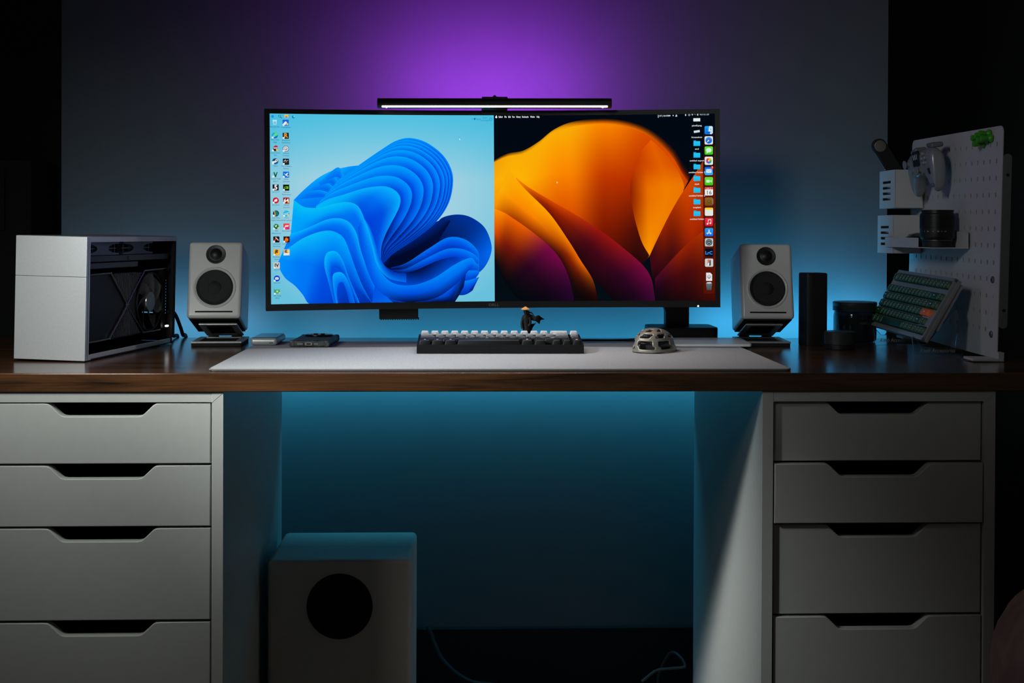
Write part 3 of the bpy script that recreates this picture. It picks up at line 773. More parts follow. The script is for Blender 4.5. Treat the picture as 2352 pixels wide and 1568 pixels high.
P.rr(d[7], K, (140, 98, 40), (112, 76, 28)); P.disc(d[7], K, (104, 70, 26), .4, 0, 0); P.disc(d[7], K, (140, 98, 40), .22, 0, -.05); P.rr(d[7], K, (180, 160, 130), w=.05, h=.6, r=.04, x=.98)
P.rr(d[8], K, (224, 230, 222)); P.poly([(-1, -.5), (-1, -.7), (-.7, -1), (.7, -1), (1, -.7), (1, -.5)], (244, 200, 30), d[8], K)
P.rr(d[9], K, (236, 50, 70), (206, 20, 50)); P.line(d[9], K, (-.2, -.5), (.5, -.62), .16, (255, 240, 240)); P.line(d[9], K, (-.2, -.5), (-.2, .45), .12, (255, 240, 240)); P.line(d[9], K, (.48, -.6), (.48, .3), .12, (255, 240, 240)); P.disc(d[9], K, (255, 240, 240), .2, -.36, .46); P.disc(d[9], K, (255, 240, 240), .2, .32, .32)
P.rr(d[10], K, (40, 160, 244), (16, 100, 226)); P.line(d[10], K, (.12, -.6), (-.42, .55), .15, WT); P.line(d[10], K, (-.12, -.6), (.42, .55), .15, WT); P.line(d[10], K, (-.65, .25), (.65, .25), .15, WT)
P.rr(d[11], K, (184, 192, 194)); P.disc(d[11], K, (34, 44, 48), .78); P.disc(d[11], K, (150, 162, 166), .6); P.disc(d[11], K, (44, 54, 58), .48); P.disc(d[11], K, (150, 160, 164), .18)
for i in range(3):
    a = i * 2 * PI / 3
    P.line(d[11], K, (0, 0), (.55 * math.sin(a), -.55 * math.cos(a)), .1, (140, 150, 154))
P.rr(d[12], K, (4, 14, 28)); P.text('LrC', (d[12][0] - .001, d[12][1] + .010), .021, (60, 150, 240), bold=.02)
P.rr(d[13], K, (206, 204, 200)); P.rr(d[13], K, (20, 70, 90), w=.4, h=.72, r=.1); P.poly([(-.4, -.6), (.3, -.7), (-.1, .1), (-.4, .5)], (226, 120, 100), d[13], K); P.poly([(-.4, .7), (-.3, .2), (.1, -.1), (0, .7)], (220, 230, 234), d[13], K)
P.poly([(-.7, -1), (.3, -1), (.75, -.55), (.75, 1), (-.7, 1)], (226, 230, 232), d[14], K); P.disc(d[14], K, (120, 126, 120), .46, 0, -.05); P.disc(d[14], K, (196, 206, 208), .36, 0, -.12); P.poly([(-.25, .2), (.25, .2), (0, .55)], (150, 110, 50), d[14], K)
P.poly([(-.72, -.7), (.72, -.7), (.56, 1), (-.56, 1)], (96, 112, 116), d[15], K, (60, 74, 78)); P.disc(d[15], K, (160, 172, 174), .72, 0, -.72, None, .24); P.disc(d[15], K, (214, 220, 220), .3, -.2, -.78, None, .5); P.disc(d[15], K, (226, 230, 230), .25, .25, -.8, None, .6)
K = 0.0155
fold = [(.919, .032 + i * .0625) for i in range(9)]
names = ['pixel2.png', 'Screenshots', 'send', 'untitled export', 'untitled folder 3', 'stack', 'untitled folder 2', 'unsplash', 'untitled folder']
for i, (c, nm) in enumerate(zip(fold, names)):
    if i == 0:
        P.rr(c, K, (222, 234, 236), w=1, h=.46, r=.06)
    elif i == 1:
        P.rr(c, K, (206, 222, 226), w=.86, h=.32, r=.06, rot=-.14)
    else:
        P.poly([(-.95, -.8), (-.3, -.8), (-.12, -.6), (.95, -.6), (.95, .8), (-.95, .8)], (16, 170, 224), c, K)
        P.rr(c, K, (40, 196, 240), (24, 184, 234), w=.97, h=.64, r=.1, y=.14)
    P.text(nm, (c[0], c[1] + .0345), .0095, (236, 240, 240), width=.0043 * len(nm), bold=.012)
x = .011
P.disc((x, .0105), .0045, (244, 250, 250)); P.disc((x + .001, .003), .0018, (244, 250, 250))
for s, xc, w in (('Safari', .031, .0185), ('File', .053, .010), ('Edit', .071, .0115), ('View', .089, .0125), ('History', .112, .020), ('Bookmarks', .143, .029), ('Window', .176, .021), ('Help', .201, .013)):
    P.text(s, (xc, .0135), .0115, (240, 246, 246), width=w, bold=.02)
P.line((.746, .010), .004, (0, -1.4), (0, 1.8), .8, (190, 206, 208))
P.text('68°C | 1860 RPM', (.772, .013), .0105, (196, 212, 214), width=.042, bold=.012)
P.disc((.797, .0085), .0042, (180, 196, 200), 1, 0, 0, None, .8); P.poly([(-1, -.8), (1, -.8), (0, 1)], (190, 206, 208), (.813, .0085), .0036); P.poly([(-1, .9), (-.4, -.2), (0, -1), (.5, -.4), (1, .9)], (196, 214, 216), (.827, .008), .0052)
P.rr((.869, .006), .003, (220, 232, 232), w=.8, h=1.2, r=.2); P.disc((.885, .006), .0044, (190, 206, 208)); P.disc((.885, .006), .003, (40, 56, 60)); P.poly([(-1, -.5), (0, -.9), (1, -.5), (0, 1)], (170, 200, 196), (.899, .005), .0042); P.line((.911, .004), .003, (-1, -.8), (1, .8), .8, (120, 132, 134)); P.rr((.923, .005), .003, (190, 200, 200), w=.9, h=1.3, r=.2)
P.text('Wed 16 Oct  20:29', (.953, .0085), .0095, (176, 196, 200), width=.042, bold=.01)
P.poly([(-.6, -1), (.7, .3), (.1, .4), (-.5, .9)], (250, 240, 232), (.287, .362), .0045)
P.build('screen_image', 'orange half of the screen, glowing waves on near black')

# ------------------------------------------------------------------ monitor light bar
t = thing('monitor_light_bar', 'slim black lit light bar clipped over the top of the monitor', 'light bar', (0.0042, 0.36, 1.1693), (0, -0.0075, 0))
bm = new()
prism(bm, [(y, z) for y, z in rpoly(-0.011, 0.011, -0.0088, 0.0088, 0.0085, 6)], 0.417, (-0.2085, 0, 0), (0, 0, -PI / 2), w=0.0006)
obj('bar_body', bm, mat('anodised_black', (12, 12, 13), 0.45, noise=0.08), t)
bm = new()
tube(bm, [(-0.193, -0.0090, -0.0080), (-0.190, -0.0094, -0.0070), (-0.185, -0.0096, -0.0066), (0, -0.0096, -0.0066), (0.186, -0.0096, -0.0066), (0.190, -0.0094, -0.0070), (0.193, -0.0090, -0.0080)], 0.0014, 8, 6)
obj('diffuser', bm, mat('lit_diffuser', (255, 255, 255), 0.5, emit=(255, 250, 246), estr=7), t, label='glowing white diffuser strip')
bm = new()
b6(bm, -0.0232, 0.0232, 0.008, 0.038, -0.010, 0.0128, 0.0015)
b6(bm, -0.0225, 0.0225, 0.0275, 0.0295, -0.0180, -0.010, 0.0005)
b6(bm, -0.0232, 0.0232, 0.0525, 0.062, -0.040, 0.006, 0.002)
b6(bm, -0.0232, 0.0232, 0.036, 0.056, 0.002, 0.0115, 0.001)
obj('clamp', bm, BLACKP, t)
bm = new(); lathe(bm, [(0, 0.0045), (0.0016, 0.004), (0.0032, 0.0022), (0.004, 0)], (0, 0.02, 0.0125), seg=20)
obj('touch_button', bm, BLACKP, t)

# ------------------------------------------------------------------ monitor arm
t = thing('swivel_stand', 'black monitor arm with a square base behind the white trackpad', 'monitor arm', (0.372, 0.552, Z))
bm = new(); prism(bm, [(p[0], -p[1]) for p in rpoly(-0.0655, 0.0655, -0.05, 0.05, 0.014)], 0.0305, (0, 0, 0), (PI / 2, 0, 0), w=0.002)
obj('base', bm, BLACKP, t)
bm = new()
box(bm, (-0.0065, 0.012, 0.12), (0.0465, 0.03, 0.19), 0.004)
obj('pole', bm, BLACKP, t)
bm = new()
prism(bm, [(-0.034, 0.072), (-0.02, 0.028), (-0.014, 0.028), (-0.014, 0.12), (-0.034, 0.12)], 0.02, (0, 0.0, 0))
obj('cable_cover', bm, BLACKP, t)
bm = new()
box(bm, (-0.19, 0.012, 0.2), (0.36, 0.03, 0.032), 0.006)
box(bm, (-0.366, -0.035, 0.22), (0.1, 0.06, 0.1), 0.003)
obj('arm', bm, BLACKP, t)
# ------------------------------------------------------------------ computer case
pc = thing('computer_case', 'small silver computer case with its open side facing the monitor', 'computer', (-0.656, 0.155, Z), (0, 0.020, math.radians(-9.6)))
pc.scale = (1.0, 1.046, 1.0)
CW, CD, C0, C1 = 0.121, 0.345, 0.0018, 0.2012
for z0, z1 in ((C0, 0.1362), (0.1367, C1)):
    bm = new(); b6(bm, -CW, 0.0, 0.0, 0.006, z0, z1, 0.0007, 2)
    obj('front_panel', bm, ALU, pc)
bm = new()
b6(bm, -0.0035, 0, 0.0062, CD, C1 - 0.0085, C1, 0.0005)
b6(bm, -0.0035, 0, 0.0062, CD - 0.02, C0, C0 + 0.0088, 0.0005)
b6(bm, -0.0035, 0, 0.0062, 0.0125, C0 + 0.0085, C1 - 0.0085)
b6(bm, -CW, 0, 0.0062, 0.009, C0, C1)
b6(bm, -CW, -CW + 0.0025, 0.0062, CD, C0, C1)
obj('frame', bm, ALU, pc)
bm = new()
b6(bm, -0.005, -0.0005, CD - 0.012, CD - 0.001, C0 + 0.012, C1 - 0.0085)
b6(bm, -CW, 0, 0.02, CD - 0.006, C0 - 0.0005, C0 + 0.002)
b6(bm, -CW, -0.065, CD - 0.003, CD - 0.001, C0, C1)
b6(bm, -0.018, -0.005, CD - 0.003, CD - 0.001, C0, C1)
for k in range(13):
    z = 0.052 + k * 0.0056
    b6(bm, -0.066, -0.017, CD - 0.003, CD - 0.001, z, z + 0.0034)
b6(bm, -0.066, -0.017, CD - 0.003, CD - 0.001, C0 + 0.002, 0.052)
b6(bm, -0.066, -0.017, CD - 0.003, CD - 0.001, 0.122, C1 - 0.002)
b6(bm, -0.109, -0.107, 0.012, CD - 0.004, C0, C1 - 0.004)
obj('inner_chassis', bm, BLACKM, pc)
TOPM = mat('perforated_top', (150, 152, 153), 0.5, metal=0.6, noise=0.7, nscale=1500)
bm = new(); b6(bm, -CW, -0.0035, 0.006, CD, C1 - 0.002, C1 + 0.0004, 0.0004)
obj('top_panel', bm, TOPM, pc)
for x in (-0.02, -CW + 0.02):
    for y in (0.03, CD - 0.045):
        bm = new(); cyl(bm, (x, y, 0.0012 if x > -0.1 else 0.0008), 0.008, 0.0024 if x > -0.1 else 0.0036, w=0.0004); obj('foot', bm, RUBBER, pc)
FANB = mat('fan_frame_blue_grey', (92, 104, 122), 0.5, noise=0.08)
for y0 in (0.016, 0.148):
    bm = new()
    yc = y0 + 0.062
    prof = [(p, q * .66) for p, q in [(-.058, .0165), (.058, .0165), (.057, .012), (.036, .0105), (.022, .0055), (.019, 0), (.022, -.0055), (.036, -.0105), (.057, -.012), (.058, -.0165), (-.058, -.0165), (-.057, -.012), (-.036, -.0105), (-.022, -.0055), (-.019, 0), (-.022, .0055), (-.036, .0105), (-.057, .012)]]
    prism(bm, prof, 0.01, (-0.012, yc, 0.1812), (0, 0, PI / 2))
    for dy in (-.05, -.028, .028, .05):
        b6(bm, -0.018, -0.016, yc + dy - .0006, yc + dy + .0006, 0.171, 0.1915)
    b6(bm, -0.018, -0.016, yc - .055, yc + .055, 0.1805, 0.1819)
    b6(bm, -0.1, -0.024, yc - .057, yc + .057, 0.171, 0.191)
    f = obj('radiator_fan', bm, [FANB, BLACKM], pc)
    for p in f.data.polygons:
        if sum(f.data.vertices[i].co.x for i in p.vertices) / len(p.vertices) < -0.0235 and p.center.x < -0.0235:
            p.material_index = 1
RAIL = mat('rail_dark_blue_grey', (66, 72, 82), 0.4, metal=0.3, noise=0.06)
for z0, z1, y1, x in ((0.1595, 0.1695, CD - 0.02, -0.008), (0.1490, 0.1580, 0.19, -0.003)):
    bm = new(); b6(bm, x - 0.003, x, 0.012, y1, z0, z1, 0.0005)
    if z0 > 0.155:
        cyl(bm, (x, 0.165, 0.1645), 0.0035, 0.003, 'x', 16)
    obj('cross_rail', bm, RAIL, pc)
bm = new(); b6(bm, -0.1, -0.09, 0.02, 0.3, 0.02, 0.13); obj('motherboard', bm, mat('circuit_board', (16, 18, 20), 0.6), pc)
# graphics card: outlined panel, fins in an X, one fan
bm = new()
b6(bm, -0.03, -0.012, 0.014, 0.205, 0.027, 0.1385)
gpu = obj('graphics_card', bm, mat('card_black', (17, 17, 18), 0.5, noise=0.1), pc)
RIM = mat('card_rim_gunmetal', (150, 152, 156), 0.24, metal=0.9, noise=0.05)
bm = new()
gx = -0.0095
Lp = [(.012, .125), (.014, .134), (.022, .1385), (.098, .1395), (.106, .136), (.163, .086), (.163, .080), (.106, .033), (.098, .029), (.022, .029), (.014, .033), (.012, .042), (.012, .125)]
tube(bm, [(gx, y, z) for y, z in Lp], 0.0016, 8, 5)
Rp = [(.33, .1415), (.235, .140), (.226, .136), (.168, .086), (.168, .080), (.226, .033), (.235, .029), (.30, .0285)]
tube(bm, [(gx, y, z) for y, z in Rp], 0.0015, 8, 5)
obj('card_rim', bm, RIM, gpu)
bm = new()
for k in range(22):
    y = 0.112 + k * 0.0051
    h = abs(y - 0.1655) * 0.88 + .004
    if h > .003:
        pass
    zt = 0.083 + max(.006, h)
    b6(bm, gx - 0.006, gx - 0.0005, y - .0009, y + .0009, min(zt, .136), 0.1375)
    b6(bm, gx - 0.006, gx - 0.0005, y - .0009, y + .0009, 0.0295, max(.083 - max(.006, h), .031))
obj('cooling_fins', bm, mat('fin_grey', (112, 114, 118), 0.45, metal=0.6), gpu)
bm = new()
fc = (gx - 0.006, 0.2575, 0.083)
lathe(bm, [(0.0515, 0.006), (0.0535, 0.006), (0.0545, 0), (0.0515, -0.004), (0.0515, 0.006)], fc, (0, PI / 2, 0), 64)
for k in range(18):     # fins seen beside the fan ring
    b6(bm, gx - 0.014, gx - 0.008, 0.176, 0.206, 0.052 + k * .0035, 0.0535 + k * .0035)
b6(bm, gx - 0.02, gx - 0.004, 0.312, 0.330, 0.03, 0.14)
obj('fan_ring', bm, mat('card_black', (17, 17, 18)), gpu)
bm = new()
lathe(bm, [(0, 0.007), (0.0175, 0.0066), (0.0185, 0.004), (0.0185, -0.006), (0, -0.006)], fc, (0, PI / 2, 0), 48)
obj('fan_hub', bm, mat('hub_metal', (176, 178, 182), 0.3, metal=0.9), gpu)
for k in range(7):
    b = new()
    rows = []
    for i in range(7):
        r = 0.0175 + 0.0335 * i / 6
        sweep = 0.55 * (i / 6) ** 1.3
        rows.append([b.verts.new((0.004 - 0.010 * j / 4 + 0.002, r * math.cos(2 * PI * k / 7 + sweep + (0.62 + .14 * i / 6) * j / 4), r * math.sin(2 * PI * k / 7 + sweep + (0.62 + .14 * i / 6) * j / 4))) for j in range(5)])
    for r0, r1 in zip(rows, rows[1:]):
        for j in range(4):
            b.faces.new((r0[j], r0[j + 1], r1[j + 1], r1[j]))
    bmesh.ops.solidify(b, geom=b.faces[:], thickness=0.0009)
    bm = new(); merge(bm, b, fc)
    obj('fan_blade', bm, mat('blade_grey', (150, 151, 154), 0.42, noise=0.05), gpu)
bm = new(); b6(bm, -0.008, -0.004, 0.318, 0.325, 0.0325, 0.0355)
obj('status_light', bm, mat('led_white', (255, 255, 255)), pc, label='small white status light')

for nm, lab, pts, r in (('power_cable', 'thick black cable dropping furthest from the rear of the silver case', [(-.606, .502, Z + .060), (-.602, .525, Z + .057), (-.601, .55, Z + .045), (-.602, .585, Z + .024), (-.604, .615, Z + .0065), (-.606, .636, Z + .0055), (-.607, .655, Z - .002), (-.607, .668, Z - .04)], .0036),
                        ('display_cable', 'black cable nearest the rear of the silver case, bent down to the desk', [(-.620, .506, Z + .046), (-.618, .53, Z + .042), (-.618, .555, Z + .028), (-.619, .585, Z + .010), (-.620, .61, Z + .0045), (-.622, .636, Z + .0045), (-.623, .655, Z - .002), (-.623, .668, Z - .04)], .0032)):
    bm = new(); tube(bm, pts, r, 10, 8)
    tag(obj(nm, bm, RUBBER), lab, 'cable', 'black cables behind the silver case')

# ------------------------------------------------------------------ speakers on their stands
def speaker(label, x, y, z, yaw):
    t = thing('desktop_speaker', label, 'speaker', (x, y, z), (math.radians(-15), 0, math.radians(yaw)), 'white desktop speakers')
    w, h, d = 0.0985, 0.1455, 0.133
    bm = new()
    box(bm, (0, d / 2, h / 2), (w, d, h), 0.0065, 5)
    obj('cabinet', bm, WHITEP, t)
    bm = new()
    lathe(bm, [(0.0392, -0.0002), (0.0385, 0.0010), (0.0368, 0.0017), (0.0350, 0.0011), (0.0335, -0.0012)], (0, -0.0002, 0.0575), (PI / 2, 0, 0), 64)
    obj('woofer_surround', bm, WHITEP, t)
    bm = new()
    lathe(bm, [(0.0335, 0.0009), (0.0315, 0.0022), (0.0285, 0.0012), (0.027, 0.0004), (0.012, 0.0004), (0.0112, 0.0012), (0.006, 0.003), (0, 0.0036)], (0, -0.0002, 0.0575), (PI / 2, 0, 0), 64)
    wf = obj('woofer', bm, mat('woofer_black', (20, 20, 21), 0.5, noise=0.35, nscale=1400, bump=0.5, bscale=2600), t)
    bm = new()
    lathe(bm, [(0.0180, 0.0002), (0.0178, 0.0016), (0.0165, 0.0018), (0.0125, 0.0006), (0.0105, 0.0009), (0.007, 0.0034), (0, 0.0048)], (0, -0.0002, 0.1205), (PI / 2, 0, 0), 48)
    obj('tweeter', bm, mat('tweeter_black', (24, 24, 25), 0.45, noise=0.1), t)
    bm = new()
    prism(bm, rpoly(-0.0342, 0.0342, 0.0105, 0.0132, 0.0012, 3), 0.002, (0, -0.0003, 0))
    obj('port_slot', bm, mat('slot_black', (2, 2, 2), 0.9), t)
    bm = new()
    box(bm, (0, d / 2, -0.0006), (w - 0.009, d - 0.009, 0.0024), 0.0006)
    obj('base_pad', bm, RUBBER, t)
    return t

def stand(label, x, y, yaw):
    t = thing('speaker_stand', label, 'speaker stand', (x, y, Z), (0, 0, math.radians(yaw)), 'tilted speaker stands')
    def frame(wd, dp, th, cut, w=0.0008):
        bm = new()
        box(bm, (-wd / 2 + cut / 2, dp / 2, 0), (cut, dp, th), w)
        box(bm, (wd / 2 - cut / 2, dp / 2, 0), (cut, dp, th), w)
        box(bm, (0, cut / 2, 0), (wd - 2 * cut + .001, cut, th), w)
        box(bm, (0, dp - cut / 2, 0), (wd - 2 * cut + .001, cut, th), w)
        return bm
    m = mat('stand_grey_metal', (168, 168, 168), 0.4, metal=0.4, noise=0.04)
    bm = frame(0.092, 0.115, 0.0032, 0.013)
    xf(bm, bm.verts, (0, 0, 0.0075))
    obj('base_plate', bm, m, t)
    bm = new()
    for sx in (-1, 1):
        box(bm, (sx * .039, .0575, .003), (.012, .112, .0058), .001)
    box(bm, (0, .007, .003), (.084, .012, .0058), .001)
    obj('rubber_foot', bm, RUBBER, t)
    bm = new(); box(bm, (0, .0575, .0058), (.070, .092, .0022)); obj('base_pad', bm, RUBBER, t)
    bm = frame(0.070, 0.105, 0.003, 0.012)
    xf(bm, bm.verts, (0, 0.022, 0.0395), (math.radians(-15.5), 0, 0))
    obj('top_plate', bm, m, t)
    for sx in (-.022, .022):
        bm = new(); box(bm, (sx, 0.121, 0.0105), (0.02, 0.006, 0.006), 0.001)
        obj('hinge', bm, GREYM, t)
    bm = new()
    box(bm, (0, .05, .0022), (.066, .1, .0016)); xf(bm, bm.verts, (0, 0.022, 0.0395), (math.radians(-15.5), 0, 0))
    obj('top_pad', bm, RUBBER, t)
    return t

stand('bent metal speaker stand between silver case and desk mat', -0.5035, 0.436, 3)
stand('bent metal speaker stand at the corner of white trackpad', 0.5150, 0.443, -3)
speaker('white speaker beside the silver computer case, tilted upward', -0.5112, 0.451, 0.7795, 4)
speaker('white speaker beside the tall black box, tilted upward', 0.5205, 0.451, 0.7795, -3.5)

# ------------------------------------------------------------------ small things on the mat
t = thing('aluminium_enclosure', 'rounded silver metal enclosure with dark glass top on mat corner', 'drive enclosure', (-0.4135, 0.416, MZ))
bm = new(); b = new(); box(b, (0, 0.054, 0.007), (0.049, 0.108, 0.0135), 0.0062, 5); merge(bm, b); obj('body', bm, SILVER, t)
bm = new(); box(bm, (0, 0.054, 0.0139), (0.043, 0.101, 0.0008), 0.0003); obj('glass_top', bm, mat('smoked_glass', (46, 56, 64), 0.12, coat=0.4), t, label='smooth dark glass top')
bm = new()
for x in (.0115, .0148):
    cyl(bm, (x, -0.0002, 0.005), 0.0009, 0.0012, 'y', 12)
obj('screw_hole', bm, BLACKM, t)

t = thing('smartphone', 'smartphone in rugged dark green-black case lying face down on mat', 'phone', (-0.3265, 0.3815, MZ), (0, 0, math.radians(-2)))
CAMO = mat('rugged_case', (66, 73, 72), 0.45, noise=0.9, nscale=95, bump=0.35, bscale=180)
bm = new(); box(bm, (0, 0.065, 0.0062), (0.069, 0.13, 0.0122), 0.0035, 3)
for sx in (-1, 1):
    for y in (0.004, 0.126):
        box(bm, (sx * 0.031, y, 0.0064), (0.010, 0.011, 0.0128), 0.003, 2)
obj('phone_case', bm, CAMO, t)
bm = new(); prism(bm, [(.026 * math.cos(a * PI / 16), .019 * math.sin(a * PI / 16)) for a in range(32)], 0.0038, (0.002, 0.098, 0.0118), (PI / 2, 0, 0), w=0.001)
cam_b = obj('camera_bump', bm, GLOSSB, t)
bm = new()
for x in (-.004, .009):
    lathe(bm, [(0.0035, 0), (0.0046, 0.0014), (0.0034, 0.0014), (0.003, 0.0004), (0, 0.0004)], (x, 0.098, 0.0156), seg=24)
obj('lens_ring', bm, mat('red_anodised', (176, 40, 48), 0.3, metal=0.7), cam_b, label='red ringed camera lenses')
bm = new(); lathe(bm, [(0.0028, 0.0008), (0, 0.001)], (-.013, 0.098, 0.0157), seg=16); lathe(bm, [(0.0028, 0), (0.0028, 0.0008)], (-.013, 0.098, 0.0156), seg=16); obj('flash', bm, mat('flash_white', (210, 210, 208)), cam_b)
PORT = mat('port_frame', (150, 152, 150), 0.5)
bm = new()
for x0, x1 in ((-.022, -.0115), (.008, .0155)):
    prism(bm, rpoly(x0, x1, .0045, .0075, .0014, 3), .001, (0, -.0006, 0))
obj('speaker_grille', bm, PORT, t)
bm = new()
prism(bm, rpoly(-.008, .005, .0035, .0085, .0008, 3), .001, (0, -.0007, 0))
po = obj('charging_port', bm, PORT, t)
bm = new(); prism(bm, rpoly(-.0055, .0025, .0048, .0072, .001, 3), .001, (0, -.0009, 0))
for x0 in (-.021, -.0192, -.0174, -.0156, -.0138, .0092, .011, .0128):
    cyl(bm, (x0 + .0004, -.0006, .006), .0005, .0006, 'y', 8)
obj('port_hole', bm, BLACKM, po)

t = thing('trackpad', 'flat white trackpad lying behind the skeletal mouse', 'trackpad', (0.396, 0.388, MZ))
bm = new(); prism(bm, [(p[0], -p[1]) for p in rpoly(-0.080, 0.080, 0, 0.108, 0.006)], 0.0046, (0, 0, 0.0), (PI / 2, 0, 0), w=0.0006)
xf(bm, bm.verts, (0, 0, 0.0008), (math.radians(1.6), 0, 0))
obj('glass_surface', bm, mat('trackpad_white', (238, 240, 240), 0.3, noise=0.01), t)
for x in (-.068, .068):
    for y in (.012, .1):
        bm = new(); cyl(bm, (x, y, 0.0009 + y * 0.014), 0.005, 0.0018 + y * .026, w=0.0002)
        obj('foot', bm, RUBBER, t)

bm = new(); tube(bm, [(0.12, 0.53, Z + 0.0022), (0.16, 0.545, Z + 0.0022), (0.19, 0.555, Z + 0.0022), (0.225, 0.552, Z + 0.0022), (0.27, 0.56, Z + 0.0022), (0.31, 0.60, Z + 0.0022), (0.315, 0.645, Z + 0.001), (0.316, 0.655, Z - .03)], 0.0021, 8, 8)
tag(obj('thin_cable', bm, RUBBER), 'thin black cable lying along the mat rear edge behind the keyboard', 'cable')

# ------------------------------------------------------------------ keyboard on the mat
kb = thing('mechanical_keyboard', 'black compact mechanical keyboard with white to black fading keycaps on the mat', 'keyboard', (0.0138, 0.263, MZ))
U = 0.01762
bm = new()
prism(bm, [(0, 0.0005), (0.102, 0.0005), (0.102, 0.0245), (0.0955, 0.0255), (0.0955, 0.020), (0.0045, 0.0105), (0.0045, 0.0152), (0, 0.0145)], 0.286, (0.143, 0, 0), (0, 0, PI / 2), w=0.0)
xf(bm, bm.verts, (0, 0, 0), (0, 0, 0))
case = obj('case', bm, mat('keyboard_case', (24, 25, 27), 0.36, metal=0.3, noise=0.05), kb)
# the prism above is laid along x: local profile (y, z) extruded sideways
for v in case.data.vertices:
    x, y = v.co.x, v.co.y
bm = new()
for sx in (-1, 1):
    prism(bm, [(0.0045, 0.010), (0.0955, 0.0195), (0.0955, 0.0255), (0.0045, 0.0152)], 0.0032, (sx * 0.1414 + 0.0016, 0, 0), (0, 0, PI / 2))
b6(bm, -0.143, 0.143, -0.0003, 0.002, 0.006, 0.0064)
obj('side_rim', bm, mat('keyboard_case', (24, 25, 27)), kb)

_cap = {}
def keycap_mesh(w, d, h, key, m, legend=None, top_in=0.0028, fr_in=0.0012):
    """tapered cap, base at z=0; legend = list of (x, y, sx, sy) marks on the top"""
    if key in _cap:
        return _cap[key]
    b = new()
    w2, d2 = w / 2 - 0.0004, d / 2 - 0.0004
    lo = [b.verts.new((x, y, 0)) for x, y in ((-w2, -d2), (w2, -d2), (w2, d2), (-w2, d2))]
    hi = [b.verts.new((x, y, z)) for x, y, z in ((-w2 + top_in, -d2 + fr_in, h - .0004), (w2 - top_in, -d2 + fr_in, h - .0004), (w2 - top_in, d2 - top_in, h), (-w2 + top_in, d2 - top_in, h))]
    b.faces.new(lo[::-1]); b.faces.new(hi)
    for k in range(4):
        q = (k + 1) % 4
        b.faces.new((lo[k], lo[q], hi[q], hi[k]))
    bev(b, [e for e in b.edges if not (e.verts[0] in lo and e.verts[1] in lo)], 0.0012, 2)
    if legend:
        for x, y, sx, sy in legend:
            vs = [b.verts.new((x + p * sx, y + q * sy, h + 0.00012)) for p, q in ((-.5, -.5), (.5, -.5), (.5, .5), (-.5, .5))]
            f = b.faces.new(vs); f.material_index = 1
    me = bpy.data.meshes.new('keycap')
    b.to_mesh(me); b.free()
    for p in me.polygons:
        p.use_smooth = True
    me.set_sharp_from_angle(angle=math.radians(50))
    for x in m:
        me.materials.append(x)
    _cap[key] = me
    return me

def cap(parent, me, loc, rot=(0, 0, 0)):
    o = bpy.data.objects.new('keycap', me)
    COL.objects.link(o); o.parent = parent; o.location = loc; o.rotation_euler = rot
    return o

def capmat(name, rgb, z0, z1):
    m = mat(name, rgb, 0.5, noise=0.14, nscale=220)
    nt = m.node_tree
    p = nt.nodes['Principled BSDF']
    src = p.inputs['Base Color'].links[0].from_socket
    tc = nt.nodes.new('ShaderNodeTexCoord'); sx = nt.nodes.new('ShaderNodeSeparateXYZ')
    mr = nt.nodes.new('ShaderNodeMapRange')
    mr.inputs['From Min'].default_value, mr.inputs['From Max'].default_value = z0, z1
    mx = nt.nodes.new('ShaderNodeMix'); mx.data_type = 'RGBA'
    mx.inputs['A'].default_value = (*lin((16, 16, 18)), 1)
    nt.links.new(tc.outputs['Object'], sx.inputs[0]); nt.links.new(sx.outputs['Z'], mr.inputs['Value'])
    nt.links.new(mr.outputs['Result'], mx.inputs['Factor']); nt.links.new(src, mx.inputs['B'])
    nt.links.new(mx.outputs['Result'], p.inputs['Base Color'])
    return m
CAPS = [capmat('cap_white', (214, 216, 220), .0050, .0066), capmat('cap_grey', (134, 138, 142), .0050, .0066), capmat('cap_dark_grey', (78, 82, 88), .0055, .0072), mat('cap_black', (22, 23, 25), 0.45, noise=0.15, nscale=200), mat('cap_black', (22, 23, 25))]
LEG = mat('legend_white', (226, 226, 222), 0.5)
ROWS = [[1] * 13 + [2, 1], [1.5] + [1] * 12 + [1.5, 1], [1.75] + [1] * 11 + [2.25, 1], [2.25] + [1] * 10 + [1.75, 1, 1], [1.25, 1.25, 1.25, 6.25, 1.25, 1.25, -.5, 1, 1, 1]]
tilt = math.atan2(0.0095, 0.091)
for r, row in enumerate(ROWS):
    yy = 0.0055 + (4.5 - r) * 0.01785
    zz = 0.0112 + (yy - 0.0045) * math.tan(tilt) + 0.001
    xx = -8 * U
    h = (0.0118, 0.0098, 0.0092, 0.0096, 0.0106)[r]
    for w in row:
        if w > 0:
            lg = None
            rr_ = random.random()
            if rr_ < .35 and r > 0 and w < 2:
                lg = [(random.uniform(-.001, .001), random.uniform(-.002, .001), random.uniform(.003, .006), random.uniform(.002, .004))]
            me = keycap_mesh(w * U, 0.01785, h, ('kb', r, w, lg is not None and round(rr_ * 20)), [CAPS[r], LEG], lg)
            cap(kb, me, (xx + w * U / 2, yy, zz), (tilt * (1.5 if r == 4 else .6 if r else 0.2), 0, 0))
        xx += abs(w) * U
bm = new()
letters(bm, 'W', (-8 * U + 3.05 * U, 0.0055 + 3.5 * 0.01785 - 0.0078, 0.0265), 0.006, bold=.02)
bm.free()

